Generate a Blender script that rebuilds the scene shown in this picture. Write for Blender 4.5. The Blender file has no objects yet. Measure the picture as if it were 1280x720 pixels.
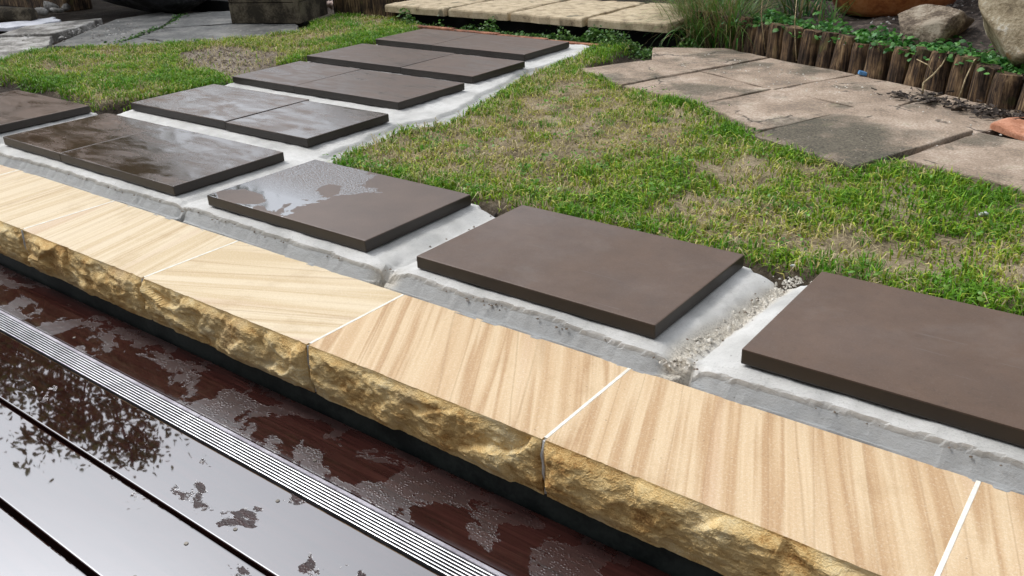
import bpy, bmesh, math, random
import numpy as np
from mathutils import Vector, Matrix, noise as mnoise
random.seed(7); RNG = np.random.default_rng(11)
R = math.radians
scn = bpy.context.scene
COL = scn.collection

# ------------------------------------------------------------------ camera
H = 0.76                                   # camera height above the paver tops (z = 0), metres
PITCH, ROLL, YAW = R(25.097), R(-2.317), R(-38.297)
fw = Vector((math.sin(YAW), math.cos(YAW), 0)); rt = Vector((math.cos(YAW), -math.sin(YAW), 0)); up = Vector((0, 0, 1))
f2 = fw * math.cos(PITCH) - up * math.sin(PITCH); u2 = up * math.cos(PITCH) + fw * math.sin(PITCH)
r3 = rt * math.cos(ROLL) + u2 * math.sin(ROLL); u3 = u2 * math.cos(ROLL) - rt * math.sin(ROLL)
cd = bpy.data.cameras.new('camera'); cam = bpy.data.objects.new('camera', cd); COL.objects.link(cam)
cam.matrix_world = Matrix(((r3.x, u3.x, -f2.x, 0), (r3.y, u3.y, -f2.y, 0), (r3.z, u3.z, -f2.z, H), (0, 0, 0, 1)))
cd.sensor_width = 36; cd.lens = 1093.86 / 1280 * 36; cd.clip_start = 0.02; cd.clip_end = 500
scn.camera = cam

# ------------------------------------------------------------------ sky, sun, exposure
SUN_AZ, SUN_EL = R(-92), R(54)              # azimuth clockwise from +Y
w = bpy.data.worlds.new('World'); scn.world = w; w.use_nodes = True
nt = w.node_tree; bg = nt.nodes['Background']
sky = nt.nodes.new('ShaderNodeTexSky'); sky.sky_type = 'NISHITA'; sky.sun_disc = False
sky.sun_elevation = SUN_EL; sky.sun_rotation = SUN_AZ; sky.air_density = 1.0; sky.dust_density = 4.0; sky.ozone_density = 1.0
hs = nt.nodes.new('ShaderNodeHueSaturation'); hs.inputs['Saturation'].default_value = 0.14
nt.links.new(sky.outputs[0], hs.inputs['Color']); tint = nt.nodes.new('ShaderNodeMix'); tint.data_type = 'RGBA'; tint.blend_type = 'MULTIPLY'; tint.inputs[0].default_value = 1; tint.inputs[7].default_value = (.945, .985, 1.05, 1)   # grey-blue overcast
nt.links.new(hs.outputs[0], tint.inputs[6]); nt.links.new(tint.outputs[2], bg.inputs[0]); bg.inputs[1].default_value = 0.15
sd = bpy.data.lights.new('sun', 'SUN'); sun = bpy.data.objects.new('sun', sd); COL.objects.link(sun)
sd.energy = 0.75; sd.angle = R(12); sd.color = (1.0, 0.96, 0.9)
ld = Vector((-math.sin(SUN_AZ) * math.cos(SUN_EL), -math.cos(SUN_AZ) * math.cos(SUN_EL), -math.sin(SUN_EL)))
sun.rotation_euler = ld.to_track_quat('-Z', 'Y').to_euler()
scn.view_settings.view_transform = 'Standard'; scn.view_settings.look = 'None'
scn.view_settings.exposure = 0.58; scn.view_settings.gamma = 1.0
scn.view_settings.use_curve_mapping = False

# ------------------------------------------------------------------ helpers: noise
def _h(ix, iy, s):
    n = (ix.astype(np.int64) * 374761393 + iy.astype(np.int64) * 668265263 + s * 1274126177) & 0xffffffff
    n = ((n ^ (n >> 13)) * 1274126177) & 0xffffffff
    return ((n ^ (n >> 16)) & 0xffff) / 65535.0
def vn(x, y, s=0):
    x = np.asarray(x, float); y = np.asarray(y, float); ix = np.floor(x); iy = np.floor(y); fx = x - ix; fy = y - iy
    fx = fx * fx * (3 - 2 * fx); fy = fy * fy * (3 - 2 * fy)
    a = _h(ix, iy, s); b = _h(ix + 1, iy, s); c = _h(ix, iy + 1, s); d = _h(ix + 1, iy + 1, s)
    return (a + (b - a) * fx) * (1 - fy) + (c + (d - c) * fx) * fy
def fbm(x, y, s=0, o=4):
    v = 0; a = .5; t = 0
    for k in range(o): v = v + a * vn(x, y, s + k * 17); t += a; x = np.asarray(x) * 2.03 + 5.1; y = np.asarray(y) * 2.03 + 1.7; a *= .5
    return v / t * 2 - 1
def sstep(a, b, x):
    t = np.clip((x - a) / (b - a), 0, 1); return t * t * (3 - 2 * t)
def inpoly(px, py, poly):
    ins = np.zeros(px.shape, bool); n = len(poly)
    for i in range(n):
        x1, y1 = poly[i]; x2, y2 = poly[(i + 1) % n]
        if y1 == y2: continue
        c = ((y1 > py) != (y2 > py)) & (px < (x2 - x1) * (py - y1) / (y2 - y1) + x1); ins ^= c
    return ins
def polysd(px, py, poly):                       # signed distance, positive inside
    d = np.full(px.shape, 1e9); n = len(poly)
    for i in range(n):
        a = np.array(poly[i]); b = np.array(poly[(i + 1) % n]); ab = b - a
        t = np.clip(((px - a[0]) * ab[0] + (py - a[1]) * ab[1]) / (ab @ ab), 0, 1)
        d = np.minimum(d, np.hypot(px - a[0] - t * ab[0], py - a[1] - t * ab[1]))
    return np.where(inpoly(px, py, poly), d, -d)

# ------------------------------------------------------------------ helpers: objects
def link(o, parent=None):
    COL.objects.link(o)
    if parent is not None:
        o.parent = parent; o.matrix_parent_inverse = parent.matrix_world.inverted()
    return o
def tag(o, label=None, cat=None, group=None, kind=None):
    if label: o['label'] = label
    if cat: o['category'] = cat
    if group: o['group'] = group
    if kind: o['kind'] = kind
    return o
def empty(name, loc):
    o = bpy.data.objects.new(name, None); COL.objects.link(o); o.location = loc; o.empty_display_size = .05
    o.matrix_world = Matrix.Translation(loc); return o
def obj(name, bm, mats, parent=None, smooth=False):
    me = bpy.data.meshes.new(name); bm.normal_update(); bm.to_mesh(me); bm.free()
    for m in (mats if isinstance(mats, (list, tuple)) else [mats]): me.materials.append(m)
    if smooth: me.polygons.foreach_set('use_smooth', [True] * len(me.polygons))
    return link(bpy.data.objects.new(name, me), parent)
def npmesh(name, V, F, mats, parent=None, smooth=False, col=None, attrs=None, mi=None):
    """V (n,3); F (m,k) index array"""
    V = np.ascontiguousarray(V, np.float32); F = np.ascontiguousarray(F, np.int32); k = F.shape[1]
    me = bpy.data.meshes.new(name); me.vertices.add(len(V)); me.vertices.foreach_set('co', V.ravel())
    me.loops.add(F.size); me.loops.foreach_set('vertex_index', F.ravel())
    me.polygons.add(len(F)); me.polygons.foreach_set('loop_start', np.arange(0, F.size, k, dtype=np.int32))
    if mi is not None: me.polygons.foreach_set('material_index', np.asarray(mi, np.int32))
    me.update(calc_edges=True)
    if smooth: me.polygons.foreach_set('use_smooth', np.ones(len(F), bool))
    else: me.polygons.foreach_set('use_smooth', np.zeros(len(F), bool))
    if col is not None:
        a = me.color_attributes.new('col', 'FLOAT_COLOR', 'POINT')
        a.data.foreach_set('color', np.concatenate([col, np.ones((len(V), 1))], 1).astype(np.float32).ravel())
    for kx, vals in (attrs or {}).items():
        a = me.attributes.new(kx, 'FLOAT', 'POINT'); a.data.foreach_set('value', np.asarray(vals, np.float32))
    for m in (mats if isinstance(mats, (list, tuple)) else [mats]): me.materials.append(m)
    return link(bpy.data.objects.new(name, me), parent)
def bxm(bm, x0, x1, y0, y1, z0, z1, bev=0, seg=1):
    r = bmesh.ops.create_cube(bm, size=1)
    for v in r['verts']:
        v.co = Vector(((x0 + x1) / 2 + v.co.x * (x1 - x0), (y0 + y1) / 2 + v.co.y * (y1 - y0), (z0 + z1) / 2 + v.co.z * (z1 - z0)))
    if bev:
        ed = list({e for v in r['verts'] for e in v.link_edges})
        bmesh.ops.bevel(bm, geom=ed, offset=bev, segments=seg, affect='EDGES', profile=.6)
def box(name, x0, x1, y0, y1, z0, z1, m, parent=None, bev=0, seg=1):
    bm = bmesh.new(); bxm(bm, x0, x1, y0, y1, z0, z1, bev, seg); return obj(name, bm, m, parent)
def gridfaces(nx, ny):
    i = np.arange(nx - 1)[:, None] * ny + np.arange(ny - 1)[None]
    return np.stack([i, i + ny, i + ny + 1, i + 1], -1).reshape(-1, 4)
def tube(bm, pts, rads, n=6, cap=True):
    rings = []
    for i, p in enumerate(pts):
        p = Vector(p); d = (Vector(pts[min(i + 1, len(pts) - 1)]) - Vector(pts[max(i - 1, 0)])).normalized()
        a = d.orthogonal().normalized(); b = d.cross(a)
        rings.append([bm.verts.new(p + (a * math.cos(t) + b * math.sin(t)) * rads[i]) for t in [2 * math.pi * k / n for k in range(n)]])
    for r0, r1 in zip(rings, rings[1:]):
        for k in range(n): bm.faces.new((r0[k], r0[(k + 1) % n], r1[(k + 1) % n], r1[k]))
    if cap:
        bm.faces.new(rings[-1]); bm.faces.new(rings[0][::-1])
def slab_poly(name, pts, z0, z1, m, parent=None, bev=.006, wob=.006, seed=0, cuts=3):
    """irregular flat stone from an outline"""
    bm = bmesh.new(); n = len(pts); ring = []; rn = random.Random(seed)
    for i in range(n):
        a = Vector(pts[i]); b = Vector(pts[(i + 1) % n]); nn = Vector((b.y - a.y, a.x - b.x)).normalized()
        for k in range(cuts + 1):
            t = k / (cuts + 1); p = a.lerp(b, t)
            if k: p = p + nn * rn.uniform(-wob, wob)
            ring.append(bm.verts.new((p.x, p.y, z1 + rn.uniform(-.002, .002))))
    f = bm.faces.new(ring)
    if f.normal.z < 0 or sum((pts[i][0] * pts[(i + 1) % n][1] - pts[(i + 1) % n][0] * pts[i][1]) for i in range(n)) < 0: f.normal_flip()
    ex = bmesh.ops.extrude_face_region(bm, geom=[f]); vs = [g for g in ex['geom'] if isinstance(g, bmesh.types.BMVert)]
    fs = [g for g in ex['geom'] if isinstance(g, bmesh.types.BMFace)]
    for v in ring: v.co.z = z0
    te = [e for e in fs[0].edges]
    bmesh.ops.bevel(bm, geom=te, offset=bev, segments=2, affect='EDGES', profile=.5)
    bmesh.ops.recalc_face_normals(bm, faces=bm.faces[:])
    return obj(name, bm, m, parent)

# ------------------------------------------------------------------ helpers: materials
class N:
    def __init__(s, name):
        s.m = bpy.data.materials.new(name); s.m.use_nodes = True; s.t = s.m.node_tree
        s.b = s.t.nodes['Principled BSDF']; s.out = s.t.nodes['Material Output']
    def n(s, typ, ins=None, **pr):
        nd = s.t.nodes.new('ShaderNode' + typ)
        for k, v in pr.items(): setattr(nd, k, v)
        for k, v in (ins or {}).items(): s.set(nd, k, v)
        return nd
    def set(s, nd, k, v):
        i = nd.inputs[k]
        if isinstance(v, bpy.types.NodeSocket): s.t.links.new(v, i)
        else:
            if i.type == 'RGBA' and len(v) == 3: v = (*v, 1)
            i.default_value = v
    def P(s, **kw):
        for k, v in kw.items(): s.set(s.b, k.replace('_', ' '), v)
    def co(s): return s.n('TexCoord').outputs['Object']
    def map(s, v, sc=(1, 1, 1), rot=(0, 0, 0), loc=(0, 0, 0)):
        return s.n('Mapping', {'Vector': v, 'Scale': sc, 'Rotation': rot, 'Location': loc}).outputs[0]
    def noise(s, v, sc, det=4, rough=.55, dist=0, out=0):
        return s.n('TexNoise', {'Vector': v, 'Scale': sc, 'Detail': det, 'Roughness': rough, 'Distortion': dist}).outputs[out]
    def vor(s, v, sc, feat='F1', out=0):
        return s.n('TexVoronoi', {'Vector': v, 'Scale': sc}, feature=feat).outputs[out]
    def ramp(s, f, stops, interp='LINEAR'):
        r = s.n('ValToRGB', {'Fac': f}); c = r.color_ramp; c.interpolation = interp
        while len(c.elements) < len(stops): c.elements.new(.5)
        for e, (p, cc) in zip(c.elements, stops): e.position = p; e.color = (*cc, 1) if len(cc) == 3 else cc
        return r.outputs[0]
    def rng(s, f, a, b, c=0., d=1.):
        return s.n('MapRange', {'Value': f, 'From Min': a, 'From Max': b, 'To Min': c, 'To Max': d}).outputs[0]
    def math(s, op, a, b=0.): return s.n('Math', {0: a, 1: b}, operation=op).outputs[0]
    def mix(s, f, a, b, mode='MIX'):
        nd = s.n('Mix', data_type='RGBA', blend_type=mode)
        s.set(nd, 0, f); s.set(nd, 6, a); s.set(nd, 7, b); return nd.outputs[2]
    def bump(s, h, st=.3, d=.01, nrm=None):
        i = {'Height': h, 'Strength': st, 'Distance': d}
        if nrm is not None: i['Normal'] = nrm
        return s.n('Bump', i).outputs[0]
    def attr(s, nm, out='Fac'): return s.n('Attribute', attribute_name=nm).outputs[out]
def g(v): return (v, v, v)
def noisy(name, stops, sc, rough=.8, bump=.3, bd=.006, det=6, sc2=None, spots=None, spec=.3, r2=None):
    """general weathered surface: two noise octaves into a ramp, fine relief"""
    k = N(name); c = k.co(); a = k.noise(c, sc, det, .6); b = k.noise(c, (sc2 or sc * 9), 5, .65)
    f = k.math('ADD', k.math('MULTIPLY', a, .65), k.math('MULTIPLY', b, .35))
    colr = k.ramp(k.rng(f, .30, .70), stops)
    if spots:
        ssc, th, scol = spots
        m = k.rng(k.noise(c, ssc, 4, .6), th, th + .06); colr = k.mix(m, colr, scol)
    k.P(Base_Color=colr, Roughness=(rough if r2 is None else k.rng(a, .3, .7, rough, r2)), Specular_IOR_Level=spec)
    k.set(k.b, 'Normal', k.bump(f, bump, bd)); return k.m

def sandstone(name, ang, seed, light, mid, dark):
    k = N(name); c = k.co(); warp = k.noise(k.map(c, loc=(seed * 3.1, seed, 0)), 2.2, 2, .5, out=1)
    cw = k.n('VectorMath', {0: c, 1: k.n('VectorMath', {0: warp, 'Scale': .011}, operation='SCALE').outputs[0]}, operation='ADD').outputs[0]
    m = k.map(k.map(cw, rot=(0, 0, ang)), sc=(.5, 13, 13), loc=(seed * 1.7, seed * 2.3, 0))
    a = k.noise(m, 1.3, 3, .5); b = k.noise(k.map(m, sc=(1.3, 4.2, 4.2)), 2.0, 4, .6); gr = k.noise(c, 620, 2, .6); wide = k.noise(k.map(m, sc=(1, .28, .28)), 1.2, 2, .5)
    f = k.math('ADD', k.math('MULTIPLY', a, .50), k.math('ADD', k.math('MULTIPLY', b, .10), k.math('MULTIPLY', wide, .40)))
    colr = k.ramp(f, [(.37, dark), (.43, mid), (.475, light), (.515, dark), (.55, mid), (.59, light), (.64, dark)])
    ln = k.noise(k.map(m, sc=(.6, .8, .8), loc=(7, 3, 0)), 1.3, 1, .4)
    line = k.math('MULTIPLY', k.rng(ln, .485, .5), k.rng(ln, .515, .5))
    colr = k.mix(k.math('MULTIPLY', line, .45), colr, (.40, .24, .12))
    pink = k.rng(k.noise(k.map(m, loc=(3, 9, 0)), .9, 1, .4), .60, .70, 0, .35); colr = k.mix(pink, colr, (.58, .38, .27))
    colr = k.mix(k.rng(gr, .35, .70, 0, .30), colr, (.50, .40, .28), 'MULTIPLY'); colr = k.mix(k.rng(k.noise(c, 240, 3, .7), .52, .68, 0, .30), colr, (.82, .74, .60))
    stain = k.rng(k.noise(k.map(c, loc=(seed, 0, 0)), 9, 4, .65), .56, .74, 0, .30)
    colr = k.mix(stain, colr, (.62, .52, .40), 'MULTIPLY')
    dot = k.math('MULTIPLY', k.rng(k.vor(c, 26), .035, .05, 1, 0), .55); colr = k.mix(dot, colr, (.25, .17, .10))
    k.P(Base_Color=colr, Roughness=.72, Specular_IOR_Level=.25); k.set(k.b, 'Normal', k.bump(gr, .12, .0015)); return k.m

def paver_mat(name, wet, seed, base=(.078, .048, .030)):
    """wet 0 = dry matt porcelain, 1 = water film lying in patches"""
    k = N(name); c = k.map(k.co(), loc=(seed * 2.7, seed * 1.3, 0)); a = k.noise(c, 5, 6, .62); fine = k.noise(c, 260, 3, .7); cl = k.noise(c, 22, 5, .6, .6)
    dark = tuple(v * .80 for v in base); lite = tuple(v * 1.25 for v in base)
    col = k.ramp(k.math('ADD', k.math('MULTIPLY', a, .6), k.math('MULTIPLY', cl, .4)), [(.3, dark), (.5, base), (.72, lite)])
    col = k.mix(k.rng(fine, .52, .72, 0, .40), col, (.17, .125, .10)); col = k.mix(k.rng(k.noise(c, 75, 4, .7), .56, .70, 0, .30), col, (.035, .022, .016)); col = k.mix(k.rng(k.noise(k.map(c, loc=(4, 8, 0)), 3.1, 6, .7, .5), .56, .74, 0, .32), col, (.20, .165, .14))
    scr = k.rng(k.noise(k.map(c, rot=(0, 0, .6), sc=(1, 14, 1)), 6, 2, .5), .68, .74, 0, .16); col = k.mix(scr, col, (.24, .21, .19))
    st = k.noise(k.map(c, rot=(0, 0, .5), sc=(2.2, 5, 1)), 2.2, 5, .6, .8)
    topm = k.rng(k.n('SeparateXYZ', {0: k.n('NewGeometry').outputs['Normal']}).outputs[2], .8, .95)
    streak = k.noise(k.map(c, rot=(0, 0, 1.2), sc=(1.5, 7, 1)), 3, 4, .6, .3)
    film = k.math('MULTIPLY', topm, k.math('MULTIPLY', k.rng(k.math('ADD', k.math('MULTIPLY', st, .6), k.math('MULTIPLY', streak, .4)), .52 - .20 * wet, .78 - .26 * wet), min(1., .35 + wet))) if wet > 0 else 0.0
    if wet > 0:
        rip = k.noise(k.map(c, rot=(0, 0, .3), sc=(40, 90, 1)), 1, 3, .6)
        col = k.mix(k.math('MULTIPLY', film, .55), col, (.030, .026, .018))
        k.P(Roughness=k.n('Mix', {0: film, 2: .44, 3: .07}).outputs[0], IOR=k.n('Mix', {0: film, 2: 1.5, 3: 2.1}).outputs[0])
        hgt = k.math('ADD', k.math('MULTIPLY', film, .8), k.math('MULTIPLY', rip, k.math('MULTIPLY', film, .5)))
        k.set(k.b, 'Normal', k.bump(hgt, .10, .0010))
    else:
        k.P(Roughness=k.rng(k.noise(c, 3.2, 5, .65), .35, .65, .34, .60), IOR=1.5); k.set(k.b, 'Normal', k.bump(fine, .08, .0008))
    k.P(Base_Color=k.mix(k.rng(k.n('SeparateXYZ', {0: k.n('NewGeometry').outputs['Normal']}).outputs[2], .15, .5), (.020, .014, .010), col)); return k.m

def deck_mat(name, seed, lo, hi, bead):
    """stained hardwood under a broken water film; islands stand dry and beaded"""
    k = N(name); c = k.map(k.co(), loc=(seed * 4.3, seed * 1.9, 0))
    grain = k.noise(k.map(c, sc=(2, 60, 20)), 3, 5, .6)
    wood = k.ramp(grain, [(.3, (.016, .006, .005)), (.55, (.034, .012, .010)), (.8, (.055, .020, .016))])
    n1 = k.noise(k.map(c, sc=(.8, 1.15, 1)), 7.5, 8, .62, .35); film = k.rng(n1, lo, hi)
    drops = k.rng(k.vor(c, 190), .28, .5, 1, 0); drops = k.math('MULTIPLY', drops, k.rng(k.noise(c, 60, 2), .42, .58))
    hgt = k.math('ADD', film, k.math('MULTIPLY', k.math('MULTIPLY', drops, bead), k.math('SUBTRACT', 1., film)))
    first = bead > .9                                       # the board by the wall: dull beaded film, smooth wet patches
    k.P(Base_Color=wood, Roughness=k.n('Mix', {0: film, 2: (.30 if first else .36), 3: (.07 if first else .02)}).outputs[0], IOR=k.n('Mix', {0: film, 2: (1.9 if first else 1.4), 3: (1.33 if first else 3.1)}).outputs[0])
    wav = k.noise(k.map(c, sc=(3, 5, 1)), 2, 2, .5)
    nn = k.bump(wav, .05, .004); k.set(k.b, 'Normal', k.bump(hgt, .30 if first else .55, .0012 if first else .0018, nn)); return k.m

M = {}
M['rockface'] = None
def rockface():
    k = N('split_sandstone'); c = k.co(); a = k.noise(c, 8, 5, .62, .3); b = k.noise(k.map(c, rot=(.5, .5, .3), sc=(1, 1, 3)), 26, 5, .65); gr = k.noise(c, 300, 3, .65)
    f = k.math('ADD', k.math('MULTIPLY', a, .5), k.math('ADD', k.math('MULTIPLY', b, .30), k.math('MULTIPLY', gr, .20)))
    col = k.ramp(f, [(.36, (.26, .125, .040)), (.42, (.50, .29, .10)), (.47, (.66, .44, .18)), (.54, (.76, .56, .27)), (.62, (.80, .66, .40))])
    grey = k.rng(k.noise(c, 4.2, 4, .6), .52, .64, 0, .40); col = k.mix(grey, col, (.50, .42, .29))
    k.P(Base_Color=col, Roughness=.85, Specular_IOR_Level=.2)
    k.set(k.b, 'Normal', k.bump(k.math('ADD', k.math('MULTIPLY', b, .7), k.math('MULTIPLY', gr, .5)), .8, .007)); return k.m
M['rockface'] = rockface()
CREAM = [((.70, .56, .39), (.60, .45, .29), (.47, .33, .19))]
def mortar_mat():
    k = N('mortar'); c = k.co(); a = k.noise(c, 9, 6, .6); p = k.noise(c, 240, 3, .7); pit = k.vor(c, 55)
    col = k.ramp(a, [(.3, (.42, .41, .38)), (.5, (.55, .535, .50)), (.7, (.66, .645, .61))])
    col = k.mix(k.rng(p, .56, .72, 0, .45), col, (.27, .265, .25)); col = k.mix(k.rng(k.noise(c, 3.5, 5, .65, .4), .54, .66, 0, .40), col, (.34, .335, .32))
    col = k.mix(k.attr('damp'), col, (.27, .275, .27)); col = k.mix(k.attr('sand'), col, k.ramp(p, [(.38, (.34, .30, .24)), (.55, (.60, .55, .46))]))
    spot = k.math('MULTIPLY', k.rng(pit, .06, .1, 1, 0), k.rng(k.noise(c, 20, 2), .56, .6)); col = k.mix(k.math('MULTIPLY', spot, .7), col, (.10, .10, .095))
    k.P(Base_Color=col, Roughness=.66, Specular_IOR_Level=.35)
    k.set(k.b, 'Normal', k.bump(k.math('ADD', k.math('ADD', k.math('MULTIPLY', a, .3), k.math('MULTIPLY', p, .35)), k.math('MULTIPLY', k.noise(k.map(c, rot=(0, 0, .4), sc=(1, 3, 1)), 26, 5, .65), .6)), .55, .006)); return k.m
M['mortar'] = mortar_mat()
M['grout'] = noisy('white_grout', [(.3, (.72, .68, .58)), (.7, (.86, .83, .74))], 60, .8, .1, .001)
M['wallbase'] = noisy('dark_render', [(.3, (.012, .016, .015)), (.7, (.035, .042, .038))], 12, .6, .3, .003)
M['alu'] = noisy('brushed_aluminium', [(.3, (.42, .42, .43)), (.7, (.66, .66, .67))], 20, .3, .05, .0005); 
_b = M['alu'].node_tree.nodes['Principled BSDF']; _b.inputs['Metallic'].default_value = .9
M['alu_dull'] = noisy('dull_aluminium', [(.3, (.30, .28, .31)), (.7, (.48, .46, .49))], 20, .42, .1, .0008)
M['alu_dull'].node_tree.nodes['Principled BSDF'].inputs['Metallic'].default_value = .6
M['black'] = noisy('dark_void', [(.3, (.006, .006, .006)), (.7, (.014, .013, .013))], 8, .8, .1, .002)
M['screw'] = noisy('screw_steel', [(.3, (.10, .09, .08)), (.7, (.22, .20, .17))], 40, .5, .05, .0005)
M['screw'].node_tree.nodes['Principled BSDF'].inputs['Metallic'].default_value = .9
def soil_mat():
    k = N('garden_soil'); c = k.co(); a = k.noise(c, 6, 7, .65); p = k.noise(c, 90, 4, .7)
    f = k.math('ADD', k.math('MULTIPLY', a, .5), k.math('MULTIPLY', p, .5))
    dark = k.ramp(f, [(.35, (.022, .017, .013)), (.52, (.052, .040, .030)), (.68, (.12, .10, .08))])
    lawn = k.ramp(f, [(.38, (.07, .055, .033)), (.5, (.24, .19, .115)), (.62, (.42, .34, .23))])
    sandy = k.ramp(f, [(.35, (.10, .08, .06)), (.5, (.22, .18, .14)), (.66, (.36, .31, .25))])
    col = k.mix(k.attr('lawn'), dark, lawn); col = k.mix(k.attr('bare'), col, sandy)
    k.P(Base_Color=col, Roughness=.95, Specular_IOR_Level=.15); k.set(k.b, 'Normal', k.bump(f, .9, .02)); return k.m
M['soil'] = soil_mat()
def slabm(name, pinkish, seed):
    k = N(name); c = k.map(k.co(), loc=(seed * 3.3, seed, 0)); a = k.noise(c, 5.5, 6, .62); p = k.noise(c, 130, 4, .75); q = k.noise(k.map(c, loc=(9, 4, 0)), 3.2, 6, .65)
    lo = (.20, .165, .13) if pinkish else (.12, .11, .09)
    col = k.ramp(k.math('ADD', k.math('MULTIPLY', a, .5), k.math('MULTIPLY', p, .5)), [(.38, lo), (.46, (.29, .22, .16)), (.54, (.42, .325, .245)), (.64, (.58, .49, .40))])
    th = .515 if pinkish else .52
    if not pinkish: q = k.math('ADD', q, k.rng(k.n('VectorMath', {0: k.co(), 1: (-.55, -.83, 0)}, operation='DOT_PRODUCT').outputs['Value'], -2.14, -1.88, -.08, .24))
    col = k.mix(k.rng(q, th, th + (.10 if pinkish else .20), 0, .70 if pinkish else .85), col, k.ramp(p, [(.35, (.045, .042, .032)), (.65, (.14, .13, .095))]))
    col = k.mix(k.rng(k.noise(c, 11, 5, .7), .6, .68, 0, .35), col, (.16, .16, .07))
    col = k.mix(k.rng(k.vor(c, 38), .05, .09, .7, 0), col, (.62, .58, .52)); col = k.mix(k.rng(k.vor(k.map(c, loc=(3, 1, 0)), 60), .05, .10, .75, 0), col, (.06, .05, .04))
    crk = k.vor(k.n('VectorMath', {0: c, 1: k.n('VectorMath', {0: k.noise(c, 9, 4, .6, out=1), 'Scale': .12}, operation='SCALE').outputs[0]}, operation='ADD').outputs[0], 2.2, 'DISTANCE_TO_EDGE'); col = k.mix(k.math('MULTIPLY', k.rng(crk, .006, .014, .8, 0), k.rng(a, .52, .58)), col, (.05, .042, .034))
    k.P(Base_Color=col, Roughness=.9, Specular_IOR_Level=.2); k.set(k.b, 'Normal', k.bump(k.math('ADD', p, k.noise(c, 30, 5, .7)), .7, .006)); return k.m
for i in range(3): M['slab%d' % i] = slabm('old_concrete_%s' % 'abc'[i], True, i + 1)
M['slabdark'] = slabm('mossy_concrete', False, 6)
M['slate'] = noisy('grey_slate', [(.25, (.06, .06, .056)), (.52, (.135, .132, .122)), (.8, (.24, .23, .205))], 5, .6, .3, .006, spots=(26, .63, (.30, .28, .24)))
M['palestone'] = noisy('pale_dusty_stone', [(.32, (.14, .13, .115)), (.52, (.30, .28, .25)), (.7, (.48, .46, .43))], 7, .85, .4, .008)
def log_mat(name, seed):
    k = N(name); c = k.map(k.co(), loc=(seed, seed * 2, 0)); gr = k.noise(k.map(c, sc=(60, 60, 5)), 1.6, 6, .65, .5); a = k.noise(c, 9, 5, .6)
    col = k.ramp(k.math('ADD', k.math('MULTIPLY', gr, .6), k.math('MULTIPLY', a, .4)), [(.40, (.016, .011, .008)), (.48, (.055, .036, .024)), (.55, (.15, .095, .052)), (.63, (.32, .22, .12))])
    col = k.mix(k.rng(k.noise(c, 14, 3), .6, .72, 0, .5), col, (.10, .11, .03))
    k.P(Base_Color=col, Roughness=.9, Specular_IOR_Level=.2); k.set(k.b, 'Normal', k.bump(gr, .8, .008)); return k.m
for i in range(3): M['log%d' % i] = log_mat('weathered_log_%s' % 'abc'[i], i * 1.7)
M['terra'] = noisy('terracotta_glaze', [(.3, (.26, .08, .025)), (.5, (.42, .15, .05)), (.7, (.50, .21, .085))], 6, .35, .1, .003)
M['brick'] = noisy('red_brick', [(.2, (.06, .035, .022)), (.5, (.26, .10, .055)), (.8, (.44, .21, .12))], 18, .85, .4, .004)
M['brickfrag'] = noisy('orange_brick', [(.3, (.36, .15, .08)), (.5, (.48, .22, .13)), (.7, (.56, .30, .20))], 18, .85, .4, .004)
M['rockbrown'] = noisy('brown_boulder', [(.33, (.085, .062, .042)), (.5, (.21, .165, .115)), (.66, (.33, .28, .21))], 9, .8, .8, .02)
M['rockgold'] = noisy('lichen_boulder', [(.2, (.09, .065, .038)), (.45, (.24, .19, .115)), (.65, (.36, .30, .20)), (.85, (.52, .48, .40))], 9, .8, .8, .02, spots=(5, .60, (.34, .19, .07)))
M['rockdark'] = noisy('dark_boulder', [(.3, (.010, .010, .011)), (.5, (.028, .028, .030)), (.72, (.13, .13, .135))], 5, .5, .6, .02)
M['oldstep'] = noisy('weathered_sandstone', [(.15, (.17, .13, .085)), (.4, (.42, .33, .21)), (.75, (.56, .46, .31))], 16, .85, .4, .006, spots=(9, .62, (.20, .17, .11)))
M['timber'] = noisy('weathered_timber', [(.32, (.035, .028, .018)), (.5, (.085, .068, .045)), (.7, (.15, .125, .085))], 8, .85, .5, .006)
M['pebble'] = noisy('pink_pebble', [(.3, (.30, .22, .18)), (.5, (.50, .38, .32)), (.7, (.66, .55, .48))], 30, .75, .2, .003)
M['white'] = noisy('white_plastic', [(.3, (.62, .62, .66)), (.7, (.85, .85, .88))], 14, .5, .2, .004)
M['blue'] = noisy('blue_scrap', [(.3, (.06, .20, .42)), (.7, (.16, .36, .62))], 40, .4, .2, .002)
M['sand'] = noisy('sandy_mortar_crumb', [(.3, (.44, .40, .34)), (.5, (.60, .56, .48)), (.7, (.72, .68, .60))], 60, .9, .5, .003)
M['clod'] = noisy('soil_clod', [(.3, (.09, .07, .05)), (.7, (.24, .19, .145))], 60, .95, .5, .004)
M['twig'] = noisy('dry_stem', [(.3, (.20, .14, .07)), (.7, (.46, .37, .22))], 60, .8, .2, .002)
M['bark'] = noisy('tree_bark', [(.3, (.03, .024, .018)), (.7, (.12, .10, .08))], 9, .9, .8, .02)
M['litter'] = noisy('dark_litter', [(.3, (.018, .013, .010)), (.6, (.06, .046, .036)), (.75, (.14, .11, .09))], 40, .85, .4, .004)
def leafm(name, tr=.25, rough=.5):
    k = N(name); col = k.attr('col', 'Color'); k.P(Base_Color=col, Roughness=rough, Specular_IOR_Level=.3)
    t = k.n('BsdfTranslucent', {'Color': col}); mx = k.n('MixShader', {0: tr, 1: k.b.outputs[0], 2: t.outputs[0]})
    k.t.links.new(mx.outputs[0], k.out.inputs['Surface']); return k.m
M['grass'] = leafm('grass_blade', .30, .5); M['leaf'] = leafm('leaf', .3, .42)

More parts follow.
